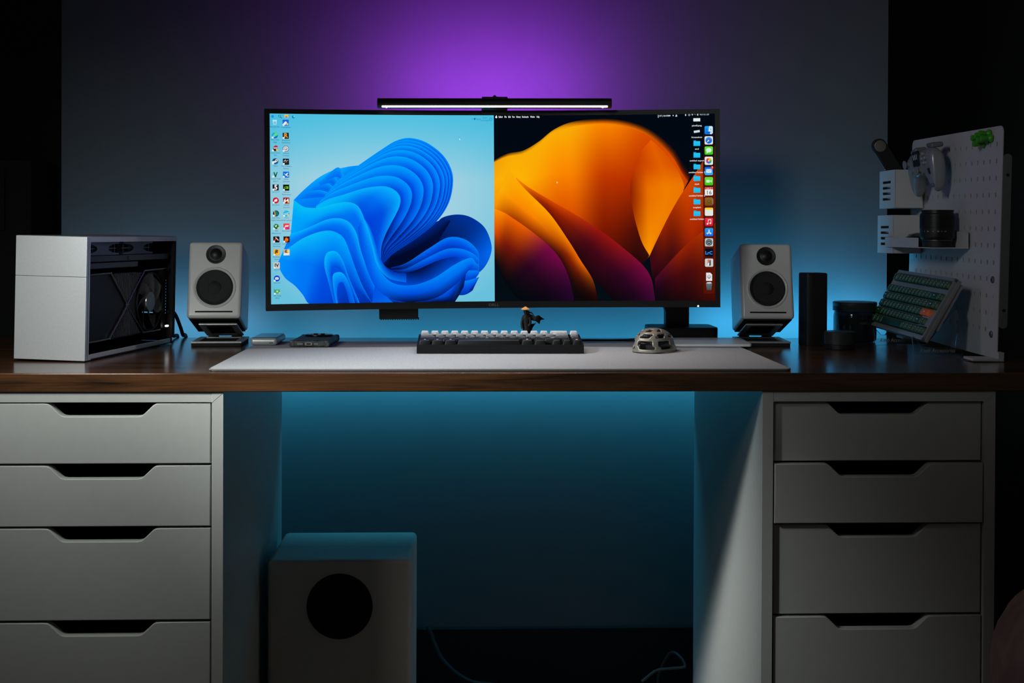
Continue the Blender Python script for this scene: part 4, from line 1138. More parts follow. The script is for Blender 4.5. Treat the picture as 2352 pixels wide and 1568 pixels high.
# ------------------------------------------------------------------ skeletal mouse
ms = thing('gaming_mouse', 'skeletal metal gaming mouse with openwork shell on the mat', 'mouse', (0.2855, 0.312, MZ), (0, 0, math.radians(-28)))
METAL = mat('cast_champagne_metal', (172, 168, 155), 0.36, metal=0.5, noise=0.12, nscale=160)
b = new()
NS, NR = 42, 12
rings = []
for i in range(NR + 1):
    ph = (PI / 2) * i / NR
    rr_ = math.cos(ph) ** 0.72
    ring = []
    for k in range(NS):
        a = 2 * PI * k / NS
        x = 0.0335 * rr_ * math.copysign(abs(math.cos(a)) ** .85, math.cos(a))
        y = 0.053 * rr_ * math.copysign(abs(math.sin(a)) ** .85, math.sin(a))
        z = 0.0385 * math.sin(ph) * (1 - 0.22 * max(0, y) / .053) + 0.0015
        ring.append(b.verts.new((x, y, z)))
        if i == NR:
            break
    rings.append(ring)
for i in range(NR):
    A, Bq = rings[i], rings[i + 1]
    for k in range(NS):
        q = (k + 1) % NS
        s1 = (k + i // 2) % 7
        s2 = (k + 4 - i // 3) % 6
        if len(Bq) == 1:
            b.faces.new((A[k], A[q], Bq[0]))
        elif (i in (1, 2, 3) and s1 > 1) or (i in (5, 6) and s2 > 1) or (i in (8, 9) and 12 < k < 40 and s2 in (2, 3, 4)):
            continue
        else:
            b.faces.new((A[k], A[q], Bq[q], Bq[k]))
bmesh.ops.recalc_face_normals(b, faces=b.faces)
bm = new(); merge(bm, b)
shell = obj('shell', bm, METAL, ms, sharp=180)
sb = shell.modifiers.new('smooth', 'SUBSURF'); sb.levels = 2; sb.render_levels = 2
so = shell.modifiers.new('thickness', 'SOLIDIFY'); so.thickness = 0.0024; so.offset = 0
bm = new(); box(bm, (0, 0.004, 0.009), (0.034, 0.07, 0.0155), 0.004, 3); box(bm, (0, -.012, .018), (.02, .03, .012), .003)
obj('inner_module', bm, mat('module_dark', (40, 41, 43), 0.4, noise=0.1), ms)
bm = new(); tube(bm, [(-.022, -.02, .0185), (-.0265, .0, .0215), (-.022, .025, .02)], .0042, 8, 6); tube(bm, [(-.0285, -.016, .011), (-.031, .0, .013), (-.028, .02, .012)], .003, 8, 6)
obj('side_button', bm, METAL, ms)
bm = new(); cyl(bm, (0, 0.034, 0.0275), 0.0085, 0.006, 'x', 24, .0012); obj('scroll_wheel', bm, BLACKP, ms)
bm = new()
for y in (-.038, .038):
    box(bm, (0, y, 0.0009), (.03, .012, .0016), .0005)
box(bm, (0, 0, .0022), (.05, .085, .0012), .0005)
obj('sole', bm, BLACKP, ms)

# ------------------------------------------------------------------ cloaked figurine behind the keyboard
fg = thing('figurine', 'tiny dark cloaked figurine in a straw hat standing behind the keyboard', 'figurine', (0.0632, 0.3745, MZ))
fg.scale = (1.03, 1.03, 1.03)
CLO = mat('figurine_black', (22, 22, 22), 0.6, noise=0.4, nscale=300)
b = new()
prof = [(0.0045, .006, .0), (.0052, .0062, .006), (.0078, .0072, .010), (.0085, .007, .018), (.0072, .0058, .028), (.0055, .005, .038), (.0062, .005, .046), (.007, .005, .052), (.006, .0045, .056), (.0024, .0024, .0585), (.0032, .0034, .062), (.0036, .0038, .066), (.0026, .003, .0695)]
rings = []
for i, (rx, ry, z) in enumerate(prof):
    rings.append([b.verts.new((rx * math.cos(2 * PI * k / 24) * (1 + (.10 * math.sin(6 * 2 * PI * k / 24) if i < 6 else 0)) + (-.0012 if i > 5 else 0) - .001 * (i > 9), ry * math.sin(2 * PI * k / 24), z)) for k in range(24)])
for A, Bq in zip(rings, rings[1:]):
    for k in range(24):
        b.faces.new((A[k], A[(k + 1) % 24], Bq[(k + 1) % 24], Bq[k]))
b.faces.new(rings[0][::-1]); b.faces.new(rings[-1])
bm = new(); merge(bm, b)
tube(bm, [(-.0065, -.001, .053), (-.0085, -.003, .043), (-.0075, -.005, .034)], .0022, 8, 5)
tube(bm, [(.0045, -.002, .053), (.0065, -.004, .044), (.003, -.0055, .038)], .0022, 8, 5)
tube(bm, [(-.003, 0, .012), (-.004, 0, .003), (-.006, -.002, .001)], .0025, 8, 4)
tube(bm, [(.004, 0, .012), (.005, 0, .003), (.003, -.002, .001)], .0025, 8, 4)
obj('body', bm, CLO, fg, sharp=60)
bm = new(); lathe(bm, [(.0078, .0672), (.0076, .0664), (.004, .0692), (0, .0712), (.0005, .0722), (.004, .0700), (.0078, .0672)], (-.0022, 0, 0), seg=32)
obj('straw_hat', bm, mat('straw', (222, 158, 84), 0.7, noise=0.2, nscale=500), fg, label='conical tan straw hat')
def flap(bm, up, lo, yy):
    b = new()
    U_ = spline([(x, 0, z) for x, z in up], 4); L_ = spline([(x, 0, z) for x, z in lo], 4)
    cols = []
    for i, (p, q) in enumerate(zip(U_, L_)):
        f = i / (len(U_) - 1)
        cols.append([b.verts.new((p.x + (q.x - p.x) * g, yy + .0028 * math.sin(f * 7 + g * 2), p.z + (q.z - p.z) * g)) for g in (0, .25, .5, .75, 1)])
    for A, Bq in zip(cols, cols[1:]):
        for j in range(4):
            b.faces.new((A[j], Bq[j], Bq[j + 1], A[j + 1]))
    bmesh.ops.solidify(b, geom=b.faces[:], thickness=0.0008)
    merge(bm, b)
bm = new()
flap(bm, [(.000, .0585), (.0054, .0585), (.013, .0560), (.0153, .0547), (.0206, .057), (.0252, .054), (.032, .0494)], [(.001, .044), (.0069, .0479), (.0125, .0468), (.0168, .0458), (.0229, .0415), (.0248, .0475), (.0317, .0490)], .004)
flap(bm, [(.002, .034), (.008, .0410), (.013, .0425), (.0178, .0440)], [(.002, .018), (.0078, .024), (.0105, .034), (.0172, .0436)], .002)
obj('cloak', bm, CLO, fg, label='cloak blown out to one side')
bm = new()
tube(bm, [(.000, .002, .064), (.006, .003, .0615), (.0095, .003, .0605), (.013, .003, .0565)], .0016, 8, 5, taper=lambda f: 1.3 - f)
tube(bm, [(.000, .003, .062), (.005, .004, .058), (.0085, .004, .0535)], .0018, 8, 5, taper=lambda f: 1.3 - f)
obj('hair', bm, CLO, fg)
bm = new(); cyl(bm, (0.001, 0, 0.0008), 0.012, 0.0016, w=.0004); obj('base_disc', bm, BLACKP, fg)
# ------------------------------------------------------------------ dark things at the right of the desk
t = thing('tall_box', 'tall slim black box standing upright next to the white speaker', 'box', (0.6115, 0.476, Z), (0, 0, math.radians(14)))
bm = new(); prism(bm, [(p[0], -p[1]) for p in [(-.0195, -.012), (-.0085, -.0195), (.019, -.0195), (.019, .0195), (-.0195, .0195)]], 0.136, (0, 0, 0), (PI / 2, 0, 0), w=0.0008)
obj('body', bm, mat('box_black', (26, 26, 27), 0.35, noise=0.06), t)
bm = new(); b6(bm, -.0188, .0184, -.018, .019, 0.1361, 0.1372, .0004); obj('lid', bm, BLACKP, t)

t = thing('jar', 'dark glass jar with a ribbed black screw lid', 'jar', (0.7165, 0.556, Z))
GLASS = mat('smoked_jar_glass', (70, 84, 92), 0.06, trans=0.9, noise=0.02)
bm = new(); lathe(bm, [(0, .0005), (.036, .0005), (.0405, .004), (.0412, .012), (.0412, .050), (.0395, .058), (.0375, .060), (.0355, .058), (.0395, .048), (.0395, .012), (.037, .0045), (0, .003)], seg=64)
obj('glass_body', bm, GLASS, t)
bm = new(); lathe(bm, [(0, .0047), (.0345, .0047), (.0352, .006), (.0352, .0505), (.034, .052), (0, .052)], seg=64)
obj('dark_contents', bm, mat('contents_black', (10, 10, 12), 0.35, noise=0.4, nscale=120), t)
bm = new(); lathe(bm, [(0, .0605), (.0415, .0605), (.0428, .062), (.0415, .0636), (.0428, .0652), (.0415, .0668), (.0428, .0684), (.0415, .070), (.0425, .072), (.0425, .0765), (.041, .0782), (0, .0782)], seg=72)
obj('screw_lid', bm, mat('lid_dark_grey', (44, 46, 48), 0.35, noise=0.05), t)

t = thing('puck', 'low round dark grey puck in front of the jar', 'puck', (0.6395, 0.395, Z))
bm = new(); lathe(bm, [(0, .0006), (.0275, .0006), (.0282, .0015), (.0282, .0085)], seg=64); obj('lower_ring', bm, BLACKP, t)
bm = new(); lathe(bm, [(.0272, .0085), (.0282, .0094), (.0282, .0315), (.0272, .0325), (0, .0325)], seg=64)
obj('upper_shell', bm, mat('puck_grey', (52, 54, 56), 0.36, metal=0.4, noise=0.05), t)

# ------------------------------------------------------------------ pegboard standing on edge, facing the monitor
PX0 = 0.8365
peg = thing('pegboard', 'upright white metal pegboard panel standing at the desk end', 'pegboard', (PX0, 0.17, Z), (math.radians(0.75), math.radians(0.9), 0))
LB, ZB0, ZB1 = 0.43, 0.004, 0.392
NC, NRW = 15, 12
CS, RS = 0.0262, 0.0284
def in_holes(c, r):
    return not (c < 1 and r in (8, 9, 10, 11)) 
b = new()
y_of = lambda c: 0.0235 + c * CS
z_of = lambda r: 0.362 - r * RS
NP = 12
def cell(y0, y1, z0, z1, hy, hz):
    out, inn = [], []
    for k in range(NP):
        a = 2 * PI * k / NP + PI / 4
        c, s = math.cos(a), math.sin(a)
        m = max(abs(c), abs(s))
        out.append((0, (y0 + y1) / 2 + (y1 - y0) / 2 * c / m, (z0 + z1) / 2 + (z1 - z0) / 2 * s / m))
        inn.append((0, hy + 0.0026 * c, hz + 0.0022 * s + (0.0022 if s > 1e-6 else -0.0022 if s < -1e-6 else 0)))
    O_ = [b.verts.new(v) for v in out]; I_ = [b.verts.new(v) for v in inn]
    for k in range(NP):
        q = (k + 1) % NP
        b.faces.new((O_[k], O_[q], I_[q], I_[k]))
for c in range(NC):
    for r in range(NRW):
        y0, y1 = y_of(c) - CS / 2, y_of(c) + CS / 2
        z0, z1 = z_of(r) - RS / 2, z_of(r) + RS / 2
        if in_holes(c, r):
            cell(y0, y1, z0, z1, y_of(c), z_of(r))
        else:
            b.faces.new([b.verts.new(v) for v in ((0, y0, z0), (0, y1, z0), (0, y1, z1), (0, y0, z1))])
ya, yb = y_of(0) - CS / 2, y_of(NC - 1) + CS / 2
za, zb = z_of(NRW - 1) - RS / 2, z_of(0) + RS / 2
# plain margin with rounded corners
R_ = 0.012
def arc(cy, cz, a0):
    return [b.verts.new((0, cy + R_ * math.cos(math.radians(a0 + 15 * k)), cz + R_ * math.sin(math.radians(a0 + 15 * k)))) for k in range(7)]
bmesh.ops.remove_doubles(b, verts=b.verts, dist=1e-5)
on = lambda i, v: [q for q in b.verts if abs(q.co[i] - v) < 1e-5]
low, high = sorted(on(2, za), key=lambda q: q.co.y), sorted(on(2, zb), key=lambda q: q.co.y)
lef, rig = sorted(on(1, ya), key=lambda q: q.co.z), sorted(on(1, yb), key=lambda q: q.co.z)
P0, P1, P2, P3 = [b.verts.new((0, y, z)) for y, z in ((0, za), (LB, za), (LB, zb), (0, zb))]
b.faces.new([P0] + lef + [P3])
b.faces.new([P1] + rig + [P2])
b.faces.new([P3] + high + [P2] + arc(LB - R_, ZB1 - R_, 0) + arc(R_, ZB1 - R_, 90))
b.faces.new(arc(R_, ZB0 + R_, 180) + arc(LB - R_, ZB0 + R_, 270) + [P1] + low[::-1] + [P0])
bmesh.ops.recalc_face_normals(b, faces=b.faces)
if sum(f.normal.x * f.calc_area() for f in b.faces) > 0:
    bmesh.ops.reverse_faces(b, faces=b.faces[:])
bmesh.ops.solidify(b, geom=b.faces[:], thickness=0.0015)
bm = new(); merge(bm, b)
obj('panel', bm, PEGW, peg)
bm = new()
prism(bm, [(p[0], p[1]) for p in rpoly(0.0, .0145, 0.055, 0.345, .007)], 0.0016, (0.0012, -0.0015, 0))
b6(bm, 0.0022, 0.0145, -.0005, .004, 0.06, 0.34)
bk = obj('side_bracket', bm, mat('bracket_grey', (92, 93, 95), 0.6), peg)
bm = new()
for z in (.31, .085):
    cyl(bm, (0.009, -.0018, z), .0026, .001, 'y', 16)
obj('bolt_hole', bm, BLACKM, bk)
SCR = mat('screw_steel', (120, 122, 124), 0.35, metal=0.9)
for r in (8, 11):
    bm = new(); lathe(bm, [(.0058, 0), (.0058, .0012), (.0042, .0026), (.0016, .0026), (.0014, .0012), (0, .0012)], (-.0002, y_of(0), z_of(r) - (0 if r == 8 else .0065)), (0, -PI / 2, 0), 24)
    obj('screw', bm, SCR, peg)
for r in (9, 10):
    bm = new(); lathe(bm, [(.0028, 0), (.0028, .0006), (0, .0008)], (-.0002, y_of(0), z_of(r)), (0, -PI / 2, 0), 16)
    obj('hole_plug', bm, PEGW, peg)
bm = new()
b6(bm, -.045, .008, -.012, .030, 0.0006, .0052, .0018)
b6(bm, -.001, .008, -.010, .024, .0052, .016)
obj('foot', bm, PEGW, peg, label='flat metal foot')
bm = new(); b6(bm, -.03, .008, .37, .41, 0.0006, .0052, .0018); b6(bm, -.001, .008, .37, .41, .0052, .016); obj('foot', bm, PEGW, peg)

# bins and tray hung on the board
def bin_(label, y, z):
    t = thing('pegboard_bin', label, 'bin', (0.7815 if z > .95 else 0.7788, y, z), group='white bins hung on the pegboard')
    w, d, h = 0.0580, 0.09, 0.0745
    bm = new()
    th = 0.0018
    # front with four slots
    ys = (0.022, 0.072)
    b6(bm, 0, th, 0, ys[0], 0, h, .0006); b6(bm, 0, th, ys[1], d, 0, h, .0006)
    zz = [0.0, 0.0157, 0.0207, 0.0267, 0.0317, 0.0377, 0.0427, 0.0487, 0.0537, h]
    for k in range(0, 10, 2):
        b6(bm, 0, th, ys[0], ys[1], zz[k], zz[k + 1])
    rr_ = .008
    b6(bm, rr_ * .3, w, 0, th, 0.0006, h, .0006)
    b6(bm, 0, w, d - th, d, 0, h, .0006)
    b6(bm, w - th, w, 0, d, 0, h)
    b6(bm, 0.0004, w, 0.0006, d, 0, th, .0006)
    obj('shell', bm, PEGW, t)
    bm = new(); b6(bm, w, w + .0018, .01, .076, h - .012, h - .004)
    obj('hook', bm, PEGW, t)
    return t
bin_('upper white slotted bin, holding the black handheld tool', 0.52, 0.9895)
bin_('lower white slotted bin, partly behind the white tray', 0.522, 0.9015)

t = thing('pegboard_tray', 'shallow white metal tray on the pegboard carrying the camera lens', 'tray', (0.7735, 0.29, 0.9140))
bm = new()
b6(bm, 0.0005, 0.060, 0, 0.26, 0, 0.0016, .0004)
b6(bm, 0, 0.0016, 0.078, 0.26, 0, 0.0185, .0005)
b6(bm, 0, 0.06, 0.2585, 0.26, 0, 0.0185, .0005)
prism(bm, [(0.066, 0), (0.26, 0), (0.26, 0.03), (0.002, 0.03), (-0.002, 0.027), (-0.002, 0.0)], 0.0016, (0.0612, 0, 0), (0, 0, PI / 2))
obj('sheet_body', bm, PEGW, t)

# handheld tool leaning in the upper bin
t = thing('handheld_tool', 'black handheld tool with a silver disc end leaning out of the bin', 'tool', (0.8345, 0.588, 1.016), (0, math.radians(-32), 0))
bm = new(); prism(bm, rpoly(-.0140, .0140, 0, 0.130, .0138, 8), 0.012, (0, -.006, 0), w=.0015)
obj('handle', bm, mat('tool_black', (24, 24, 25), 0.45), t)
bm = new(); lathe(bm, [(0, .0012), (.0105, .0012), (.0115, .0006), (.0115, 0)], (0, -.006, .115), (PI / 2, 0, 0), 32); obj('disc', bm, mat('disc_pewter', (128, 124, 116), 0.45, metal=0.6, noise=0.15), t, label='round silver disc')
bm = new(); tube(bm, [(-.0150, -.003, .110), (-.0150, -.003, .06)], .0011, 8, 2); cyl(bm, (-.0152, -.003, .063), .0022, .014, 'z', 12, .0006); obj('metal_rod', bm, STEEL, t)

# game controller hung on the board
gc = thing('game_controller', 'pale silver game controller hanging on the pegboard', 'game controller', (0.8055, 0.425, 1.068), (math.radians(8), math.radians(-4), math.radians(-91)))
GCM = mat('controller_silver', (136, 138, 145), 0.32, metal=0.25, coat=0.3, noise=0.03)
b = new()
secs = [(-.078, .016, -.018, .016), (-.070, .030, -.060, .022), (-.055, .034, -.068, .025), (-.040, .034, -.040, .027), (-.022, .033, -.022, .026), (0, .033, -.020, .026), (.022, .033, -.022, .026), (.040, .034, -.040, .027), (.055, .034, -.068, .025), (.070, .030, -.060, .022), (.078, .016, -.018, .016)]
rings = []
for x, zt, zb, dp in secs:
    rings.append([b.verts.new((x, y, z)) for y, z in ((-dp * .55, zb), (-dp * .62, (zt + zb) / 2), (-dp * .55, zt), (dp * .75, zt - .004), (dp * .95, (zt + zb) / 2 + .004), (dp * .55, zb))])
for A, Bq in zip(rings, rings[1:]):
    for k in range(6):
        b.faces.new((A[k], Bq[k], Bq[(k + 1) % 6], A[(k + 1) % 6]))
b.faces.new(rings[0]); b.faces.new(rings[-1][::-1])
bmesh.ops.recalc_face_normals(b, faces=b.faces)
bm = new(); merge(bm, b)
o = obj('shell', bm, GCM, gc, sharp=180); s_ = o.modifiers.new('smooth', 'SUBSURF'); s_.levels = 2; s_.render_levels = 3
bm = new(); prism(bm, rpoly(-.019, .019, -.002, .030, .006), .004, (0, -.0175, 0), w=.001); obj('centre_panel', bm, BLACKP, gc, label='black centre panel')
bm = new()
for a in (-.5, 0, .5):
    box(bm, (a * .02, -.0178, .018), (.0035, .001, .011), .0004, rot=(0, .35 * a, 0))
obj('emblem', bm, mat('emblem_silver', (190, 192, 194), 0.3, metal=0.5), gc, label='silver bars emblem')
for x, z in ((-.044, .008), (.022, -.012)):
    bm = new(); lathe(bm, [(.0105, 0), (.0105, .003), (.0055, .004), (.0055, .010), (.009, .0115), (.0095, .014), (.008, .015), (.004, .0135), (0, .0135)], (x, -.0135, z), (PI / 2, 0, 0), 32); obj('thumbstick', bm, mat('stick_grey', (120, 122, 126), 0.5), gc)
for dx, dz in ((0, .009), (.009, 0), (0, -.009), (-.009, 0)):
    bm = new(); lathe(bm, [(.0048, -.003), (.0048, .002), (.0035, .0036), (0, .004)], (.045 + dx, -.0160, .010 + dz), (PI / 2, 0, 0), 20); obj('face_button', bm, GCM, gc)
bm = new()
for r in (0, PI / 2):
    box(bm, (-.022, -.0165, -.012), (.019, .005, .0065), .001, rot=(0, r, 0))
obj('directional_pad', bm, mat('stick_grey', (120, 122, 126)), gc)
for s in (-1, 1):
    bm = new(); box(bm, (s * .05, .010, .034), (.034, .026, .010), .004, 3, rot=(0, s * .12, 0)); obj('trigger', bm, mat('trigger_grey', (96, 98, 102), 0.45), gc)
bm = new(); tube(bm, [(.062, -.0158, -.012), (.063, -.0142, -.024)], .0024, 8, 4); obj('slot_mark', bm, BLACKM, gc)
bm = new(); box(bm, (.061, -.0120, -.047), (.014, .006, .008), .002); obj('grip_patch', bm, mat('patch_grey', (90, 94, 96), 0.4), gc)
bm = new(); box(bm, (0.0, .026, .012), (.02, .022, .006), .001); box(bm, (0.02, .022, .012), (.006, .03, .01), .001)
obj('wall_hook', bm, PEGW, gc)

gc.scale = (0.88, 0.88, 0.9)
# green magnets on the upper corner of the board
GRN = mat('green_plastic', (58, 150, 24), 0.35, noise=0.05)
gp = (('lowest and nearest green push magnet of the cluster', .036, .3735, 1), ('lower green push magnet, second from the board edge', .052, .3715, 1), ('green push magnet standing lowest at the far end', .068, .3660, 1), ('upper green push magnet nearest the corner', .044, .3822, 0), ('upper green push magnet in the middle of the cluster', .060, .3795, 0), ('upper green push magnet at the far end of the cluster', .076, .3765, 0))
proto = None
for lab, y, z, k in gp:
    if proto is None:
        g = thing('push_magnet', lab, 'magnet', group='green push magnets on the pegboard')
        bm = new(); lathe(bm, [(0, 0), (.0056, 0), (.0056, .0022), (.0044, .0034), (.003, .0055)], (0, 0, 0), (0, -PI / 2, 0), 24); obj('base', bm, GRN, g)
        bm = new(); lathe(bm, [(.003, .0055), (.0038, .009), (.0044, .0135), (.0040, .0155), (0, .0160)], (0, 0, 0), (0, -PI / 2, 0), 24); obj('grip', bm, GRN, g)
        proto = g
    else:
        g = copy_tree(proto); g['label'] = lab
    g.scale = (1.2, 1.2, 1.2)
    g.location = (PX0 - .0003 + z * .0157 - .0018, 0.17 + y, Z + z)

# camera lens standing on the tray
t = thing('camera_lens', 'black camera lens standing upright at the near end of tray', 'camera lens', (0.8005, 0.345, 0.9158))
LB_ = mat('lens_black', (13, 13, 14), 0.38, noise=0.1)
bm = new(); lathe(bm, [(0, .0003), (.0245, .0003), (.0255, .001), (.0258, .011), (.027, .0115)], seg=64); obj('rear_cap', bm, mat('cap_black_plastic', (16, 16, 17), 0.55), t)
bm = new(); lathe(bm, [(.0262, .0115), (.0268, .012), (.0268, .0127), (.0262, .0132)], seg=64); obj('mount_ring', bm, STEEL, t, label='thin bright metal mount ring')
pr = [(.0255, .0132), (.0285, .015), (.0300, .019), (.0300, .034)]
bm = new(); lathe(bm, pr, seg=64); obj('barrel', bm, LB_, t)
pr = [(.0300, .034)]
for k in range(10):
    z = .0345 + k * .0023
    pr += [(.0306, z), (.0306, z + .0014), (.0300, z + .0018), (.0300, z + .0022)]
pr += [(.0300, .058), (.029, .0605), (.0272, .0612), (.0272, .064), (.0285, .0645), (.0285, .0665), (.025, .0668), (.0235, .0655), (.0, .0655)]
bm = new(); lathe(bm, pr, seg=72); obj('focus_ring', bm, LB_, t)
bm = new()
for s, a in (('11', -60), ('8', -46), ('5.6', -32), ('4', -14), ('2.8', 2), ('2', 14), ('1.4', 26)):
    letters(bm, s, (.0302 * math.sin(math.radians(a - 20)), -.0302 * math.cos(math.radians(a - 20)), .0275), .0028, (0, 0, math.radians(a - 20)), bold=.02)
obj('scale_marks', bm, mat('lens_white_marks', (190, 190, 186), 0.5), t)

# black dome-shaped mouse lying on the tray
bm = new()
b = new(); bmesh.ops.create_uvsphere(b, u_segments=40, v_segments=20, radius=1)
for v in b.verts:
    v.co = Vector((v.co.x * .026, v.co.y * .052, max(v.co.z, 0) * .026))
merge(bm, b)
t = thing('black_mouse', 'black rounded computer mouse lying on the white tray', 'mouse', (0.803, 0.450, 0.9158))
obj('body', bm, GLOSSB, t, sharp=60)
bm = new(); b6(bm, -.0008, .0008, .012, .046, .0195, .0262, .0003); xf(bm, bm.verts, (0, 0, 0), (math.radians(-4), 0, 0)); obj('button_seam', bm, GREYM, t)

# ------------------------------------------------------------------ green keyboard leaning on clear stands
ex = Vector((0, -1, -0.022)).normalized(); ey = Vector((0.060, 0, 0.108)); ey = (ey - ex * ey.dot(ex)).normalized(); ez = ex.cross(ey)
gk = thing('green_keyboard', 'silver keyboard with dark green keycaps leaning against the pegboard', 'keyboard', (0.7385, 0.5405, 0.7632))
gk.rotation_euler = Matrix((ex, ey, ez)).transposed().to_euler()
GL, GH = 0.2905, 0.1215
KS = mat('keyboard_silver', (150, 152, 156), 0.36, metal=0.5, noise=0.03)
bm = new()
b6(bm, 0, GL, 0, GH, -0.013, -0.0045, 0.002)
b6(bm, 0, GL, 0, .0055, -0.0048, 0.0005, .0004); b6(bm, 0, GL, GH - .006, GH, -0.0048, 0.0005, .0004)
b6(bm, 0, .0045, .0, GH, -0.0048, 0.0005, .0004); b6(bm, GL - .0045, GL, 0, GH, -0.0048, 0.0005, .0004)
prism(bm, [(.004, -.012), (GL - .004, -.012), (GL - .004, -.02), (.004, -.02)], GH - .03, (0, .026, 0), w=.002)
obj('case', bm, KS, gk)
bm = new(); b6(bm, .0045, GL - .0045, .0055, GH - .006, -.0046, -.0032); b6(bm, .0045, GL - .0045, .0878, .0920, -.004, .0006)
b6(bm, GL - .0165 - .0335, GL - .004, .0245, .0430, -.004, .0004)
obj('plate', bm, KS, gk)
G1 = mat('cap_dark_green', (16, 66, 42), 0.45, noise=0.08); OR1 = mat('cap_orange', (214, 92, 30), 0.45, noise=0.04)
gu = (GL - .009) / 16.1
GR = [[1, -.25, 1, 1, 1, 1, -.2, 1, 1, 1, 1, -.2, 1, 1, 1, 1, -.25, .9, .9, .9],
      [1] * 13 + [2, 1], [1.5] + [1] * 12 + [1.5, 1], [1.75] + [1] * 11 + [2.1, -1.15], [2.25] + [1] * 10 + [1.75, -.1, 1.0, -.9], [1.2, 1.2, 1.2, 6.3, 1.1, 1.1, 1.1, -.2, .9, .9, .9]]
gd = 0.0165
for r, row in enumerate(GR):
    yy = GH - .0065 - gd / 2 if r == 0 else GH - .0305 - gd / 2 - (r - 1) * gd
    scale = (GL - .009) / sum(abs(w) for w in row)
    xx = .0045
    for i, w in enumerate(row):
        if w > 0:
            org = (r == 3 and w == 2.1)
            lg = [(0, .0022, .0016, .0024), (0, -.0022, .0014, .0020)] if 0.8 < w < 1.3 else [(0, 0, .006, .0014)] if w < 3 else None
            me = keycap_mesh(w * scale, gd, .0085, ('gk', r, w, org), [OR1 if org else G1, LEG], lg)
            cap(gk, me, (xx + w * scale / 2, yy, -.0032))
        xx += abs(w) * scale
ACR = mat('clear_acrylic', (226, 232, 232), 0.04, trans=1.0, noise=0.0, ior=1.49)
INK = mat('printed_grey', (120, 122, 122), 0.6)
def kstand(label, y):
    t = thing('keyboard_stand', label, 'display stand', (0.731, y, Z), (0, 0, 0), 'clear keyboard stands')
    bm = new()
    prism(bm, [(0.0, .0004), (.082, .0004), (.0845, .004), (.083, .012), (.072, .017), (.079, .070), (.076, .080), (.069, .079), (.0195, .0195), (.012, .0195), (.0, .0325), (-.0035, .034), (-.004, .0315), (-.002, .018)], 0.004, w=.0006)
    obj('profile', bm, ACR, t)
    bm = new(); letters(bm, 'Keeb Accessories', (.040, -.0004, .0065), .0095, width=.062, bold=.01, shear=.25)
    obj('lettering', bm, INK, t, label='grey printed lettering')
    return t
kstand('clear acrylic keyboard stand with grey lettering, nearest the desk edge', 0.262)
kstand('clear acrylic keyboard stand with grey lettering, under the keyboard far end', 0.475)

# ------------------------------------------------------------------ under the desk
t = thing('subwoofer', 'white box subwoofer with round black driver standing under the desk', 'subwoofer', (-0.2648, 0.32, 0))
bm = new(); box(bm, (0, 0.105, 0.1885), (0.2515, 0.21, 0.353), 0.009, 4); obj('cabinet', bm, mat('subwoofer_white', (212, 205, 196), 0.45, noise=0.02), t)
bm = new(); lathe(bm, [(.0575, 0), (.0575, .0012), (.0545, .002), (.047, .0006), (.042, .0003), (.02, .0008), (0, .0022)], (0, -.0001, 0.284), (PI / 2, 0, 0), 72); obj('driver', bm, mat('driver_black', (13, 13, 14), 0.6, noise=0.1), t)
for sx in (-1, 1):
    for y in (.03, .18):
        bm = new(); cyl(bm, (sx * .1, y, .0065), .012, .012, w=.001); obj('foot', bm, RUBBER, t)
CAB = mat('cable_dark_teal_grey', (46, 52, 52), 0.5, noise=0.2)
cabs = (('looped dark cable coiled beside the subwoofer', [(-.12, .60, .16), (-.09, .58, .10), (-.04, .56, .066), (.01, .55, .060), (.04, .57, .045), (.02, .6, .03), (-.05, .6, .02), (-.09, .57, .03), (-.05, .54, .05), (.02, .53, .05), (.08, .54, .03), (.12, .56, .008)], .0042),
        ('dark cable arching over the floor midway under the desk', [(.05, .52, .006), (.12, .53, .045), (.17, .54, .058), (.23, .55, .045), (.29, .54, .022), (.33, .53, .008)], .0032),
        ('dark cable twisting by the shaded drawer unit', [(.30, .56, .06), (.33, .57, .078), (.36, .57, .082), (.385, .56, .09), (.375, .58, .105), (.36, .6, .10), (.34, .61, .05), (.35, .62, .006)], .003),
        ('dark cable running along the floor behind the power strip', [(.02, .60, .02), (.12, .63, .03), (.20, .64, .012), (.28, .63, .01), (.36, .65, .006)], .003))
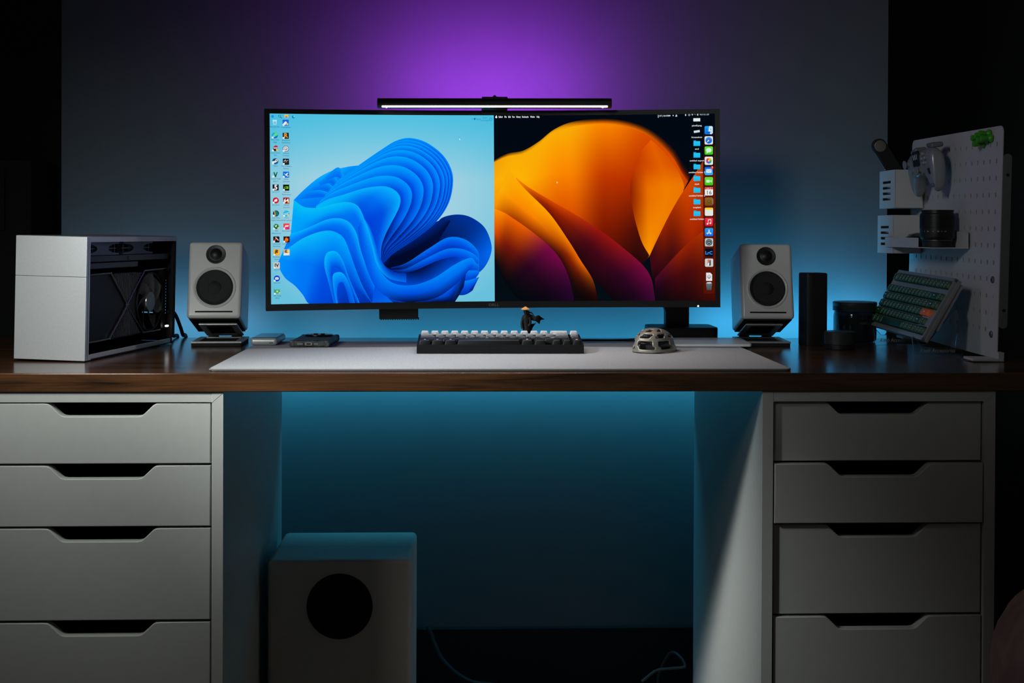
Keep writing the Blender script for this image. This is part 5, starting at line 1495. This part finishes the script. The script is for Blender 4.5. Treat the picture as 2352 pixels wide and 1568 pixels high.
for lab, pts, r in cabs:
    bm = new(); tube(bm, pts, r, 8, 8); tag(obj('floor_cable', bm, CAB), lab, 'cable', 'cables on the floor under the desk')
t = thing('power_strip', 'dark power strip lying at the foot of the shaded drawer unit', 'power strip', (0.325, 0.545, 0), (0, 0, math.radians(8)))
bm = new(); box(bm, (0, 0, .02), (.16, .06, .04), .006, 3); obj('body', bm, mat('strip_grey', (60, 64, 64), 0.5), t)
bm = new()
for k in range(4):
    cyl(bm, (-.055 + k * .036, 0, .0402), .012, .002, 'z', 24)
obj('socket', bm, BLACKM, t)

# dim box on a shelf in the dark recess
t = thing('dark_cabinet', 'barely visible dark cabinet in the black recess behind the silver case', 'cabinet', (-1.32, 1.40, 0))
bm = new(); box(bm, (0, .1, .56), (.30, .2, 1.12), .003); obj('body', bm, mat('dim_grey_board', (46, 50, 50), 0.7), t)
bm = new(); box(bm, (.06, -.004, 1.02), (.05, .008, .16), .002); obj('panel', bm, mat('dim_grey_board', (46, 50, 50)), t)

# fabric-covered stool reaching into the lower corner
FAB = mat('mauve_fabric', (226, 182, 184), 0.95, noise=0.28, nscale=16, bump=0.6, bscale=500)
t = thing('upholstered_stool', 'mauve fabric padded seat edge reaching into the lower corner', 'stool', (0.938, -0.235, 0))
b = new(); bmesh.ops.create_uvsphere(b, u_segments=56, v_segments=28, radius=1)
for v in b.verts:
    a = math.atan2(v.co.y, v.co.x)
    n = Vector((math.copysign(abs(v.co.x) ** .7, v.co.x), math.copysign(abs(v.co.y) ** .7, v.co.y), math.copysign(abs(v.co.z) ** .62, v.co.z)))
    k = 1 + .012 * math.sin(9 * a + 3 * v.co.z) * (1 - abs(v.co.z)) + .008 * math.sin(17 * a - 5 * v.co.z)
    v.co = Vector((n.x * .245 * k, n.y * .22 * k, .30 + n.z * .17))
bm = new(); merge(bm, b); obj('cushion', bm, FAB, t, sharp=180)
for sx in (-1, 1):
    for sy in (-1, 1):
        bm = new(); cyl(bm, (sx * .15, sy * .13, .08), .014, .16, r2=.018); obj('leg', bm, BLACKP, t)
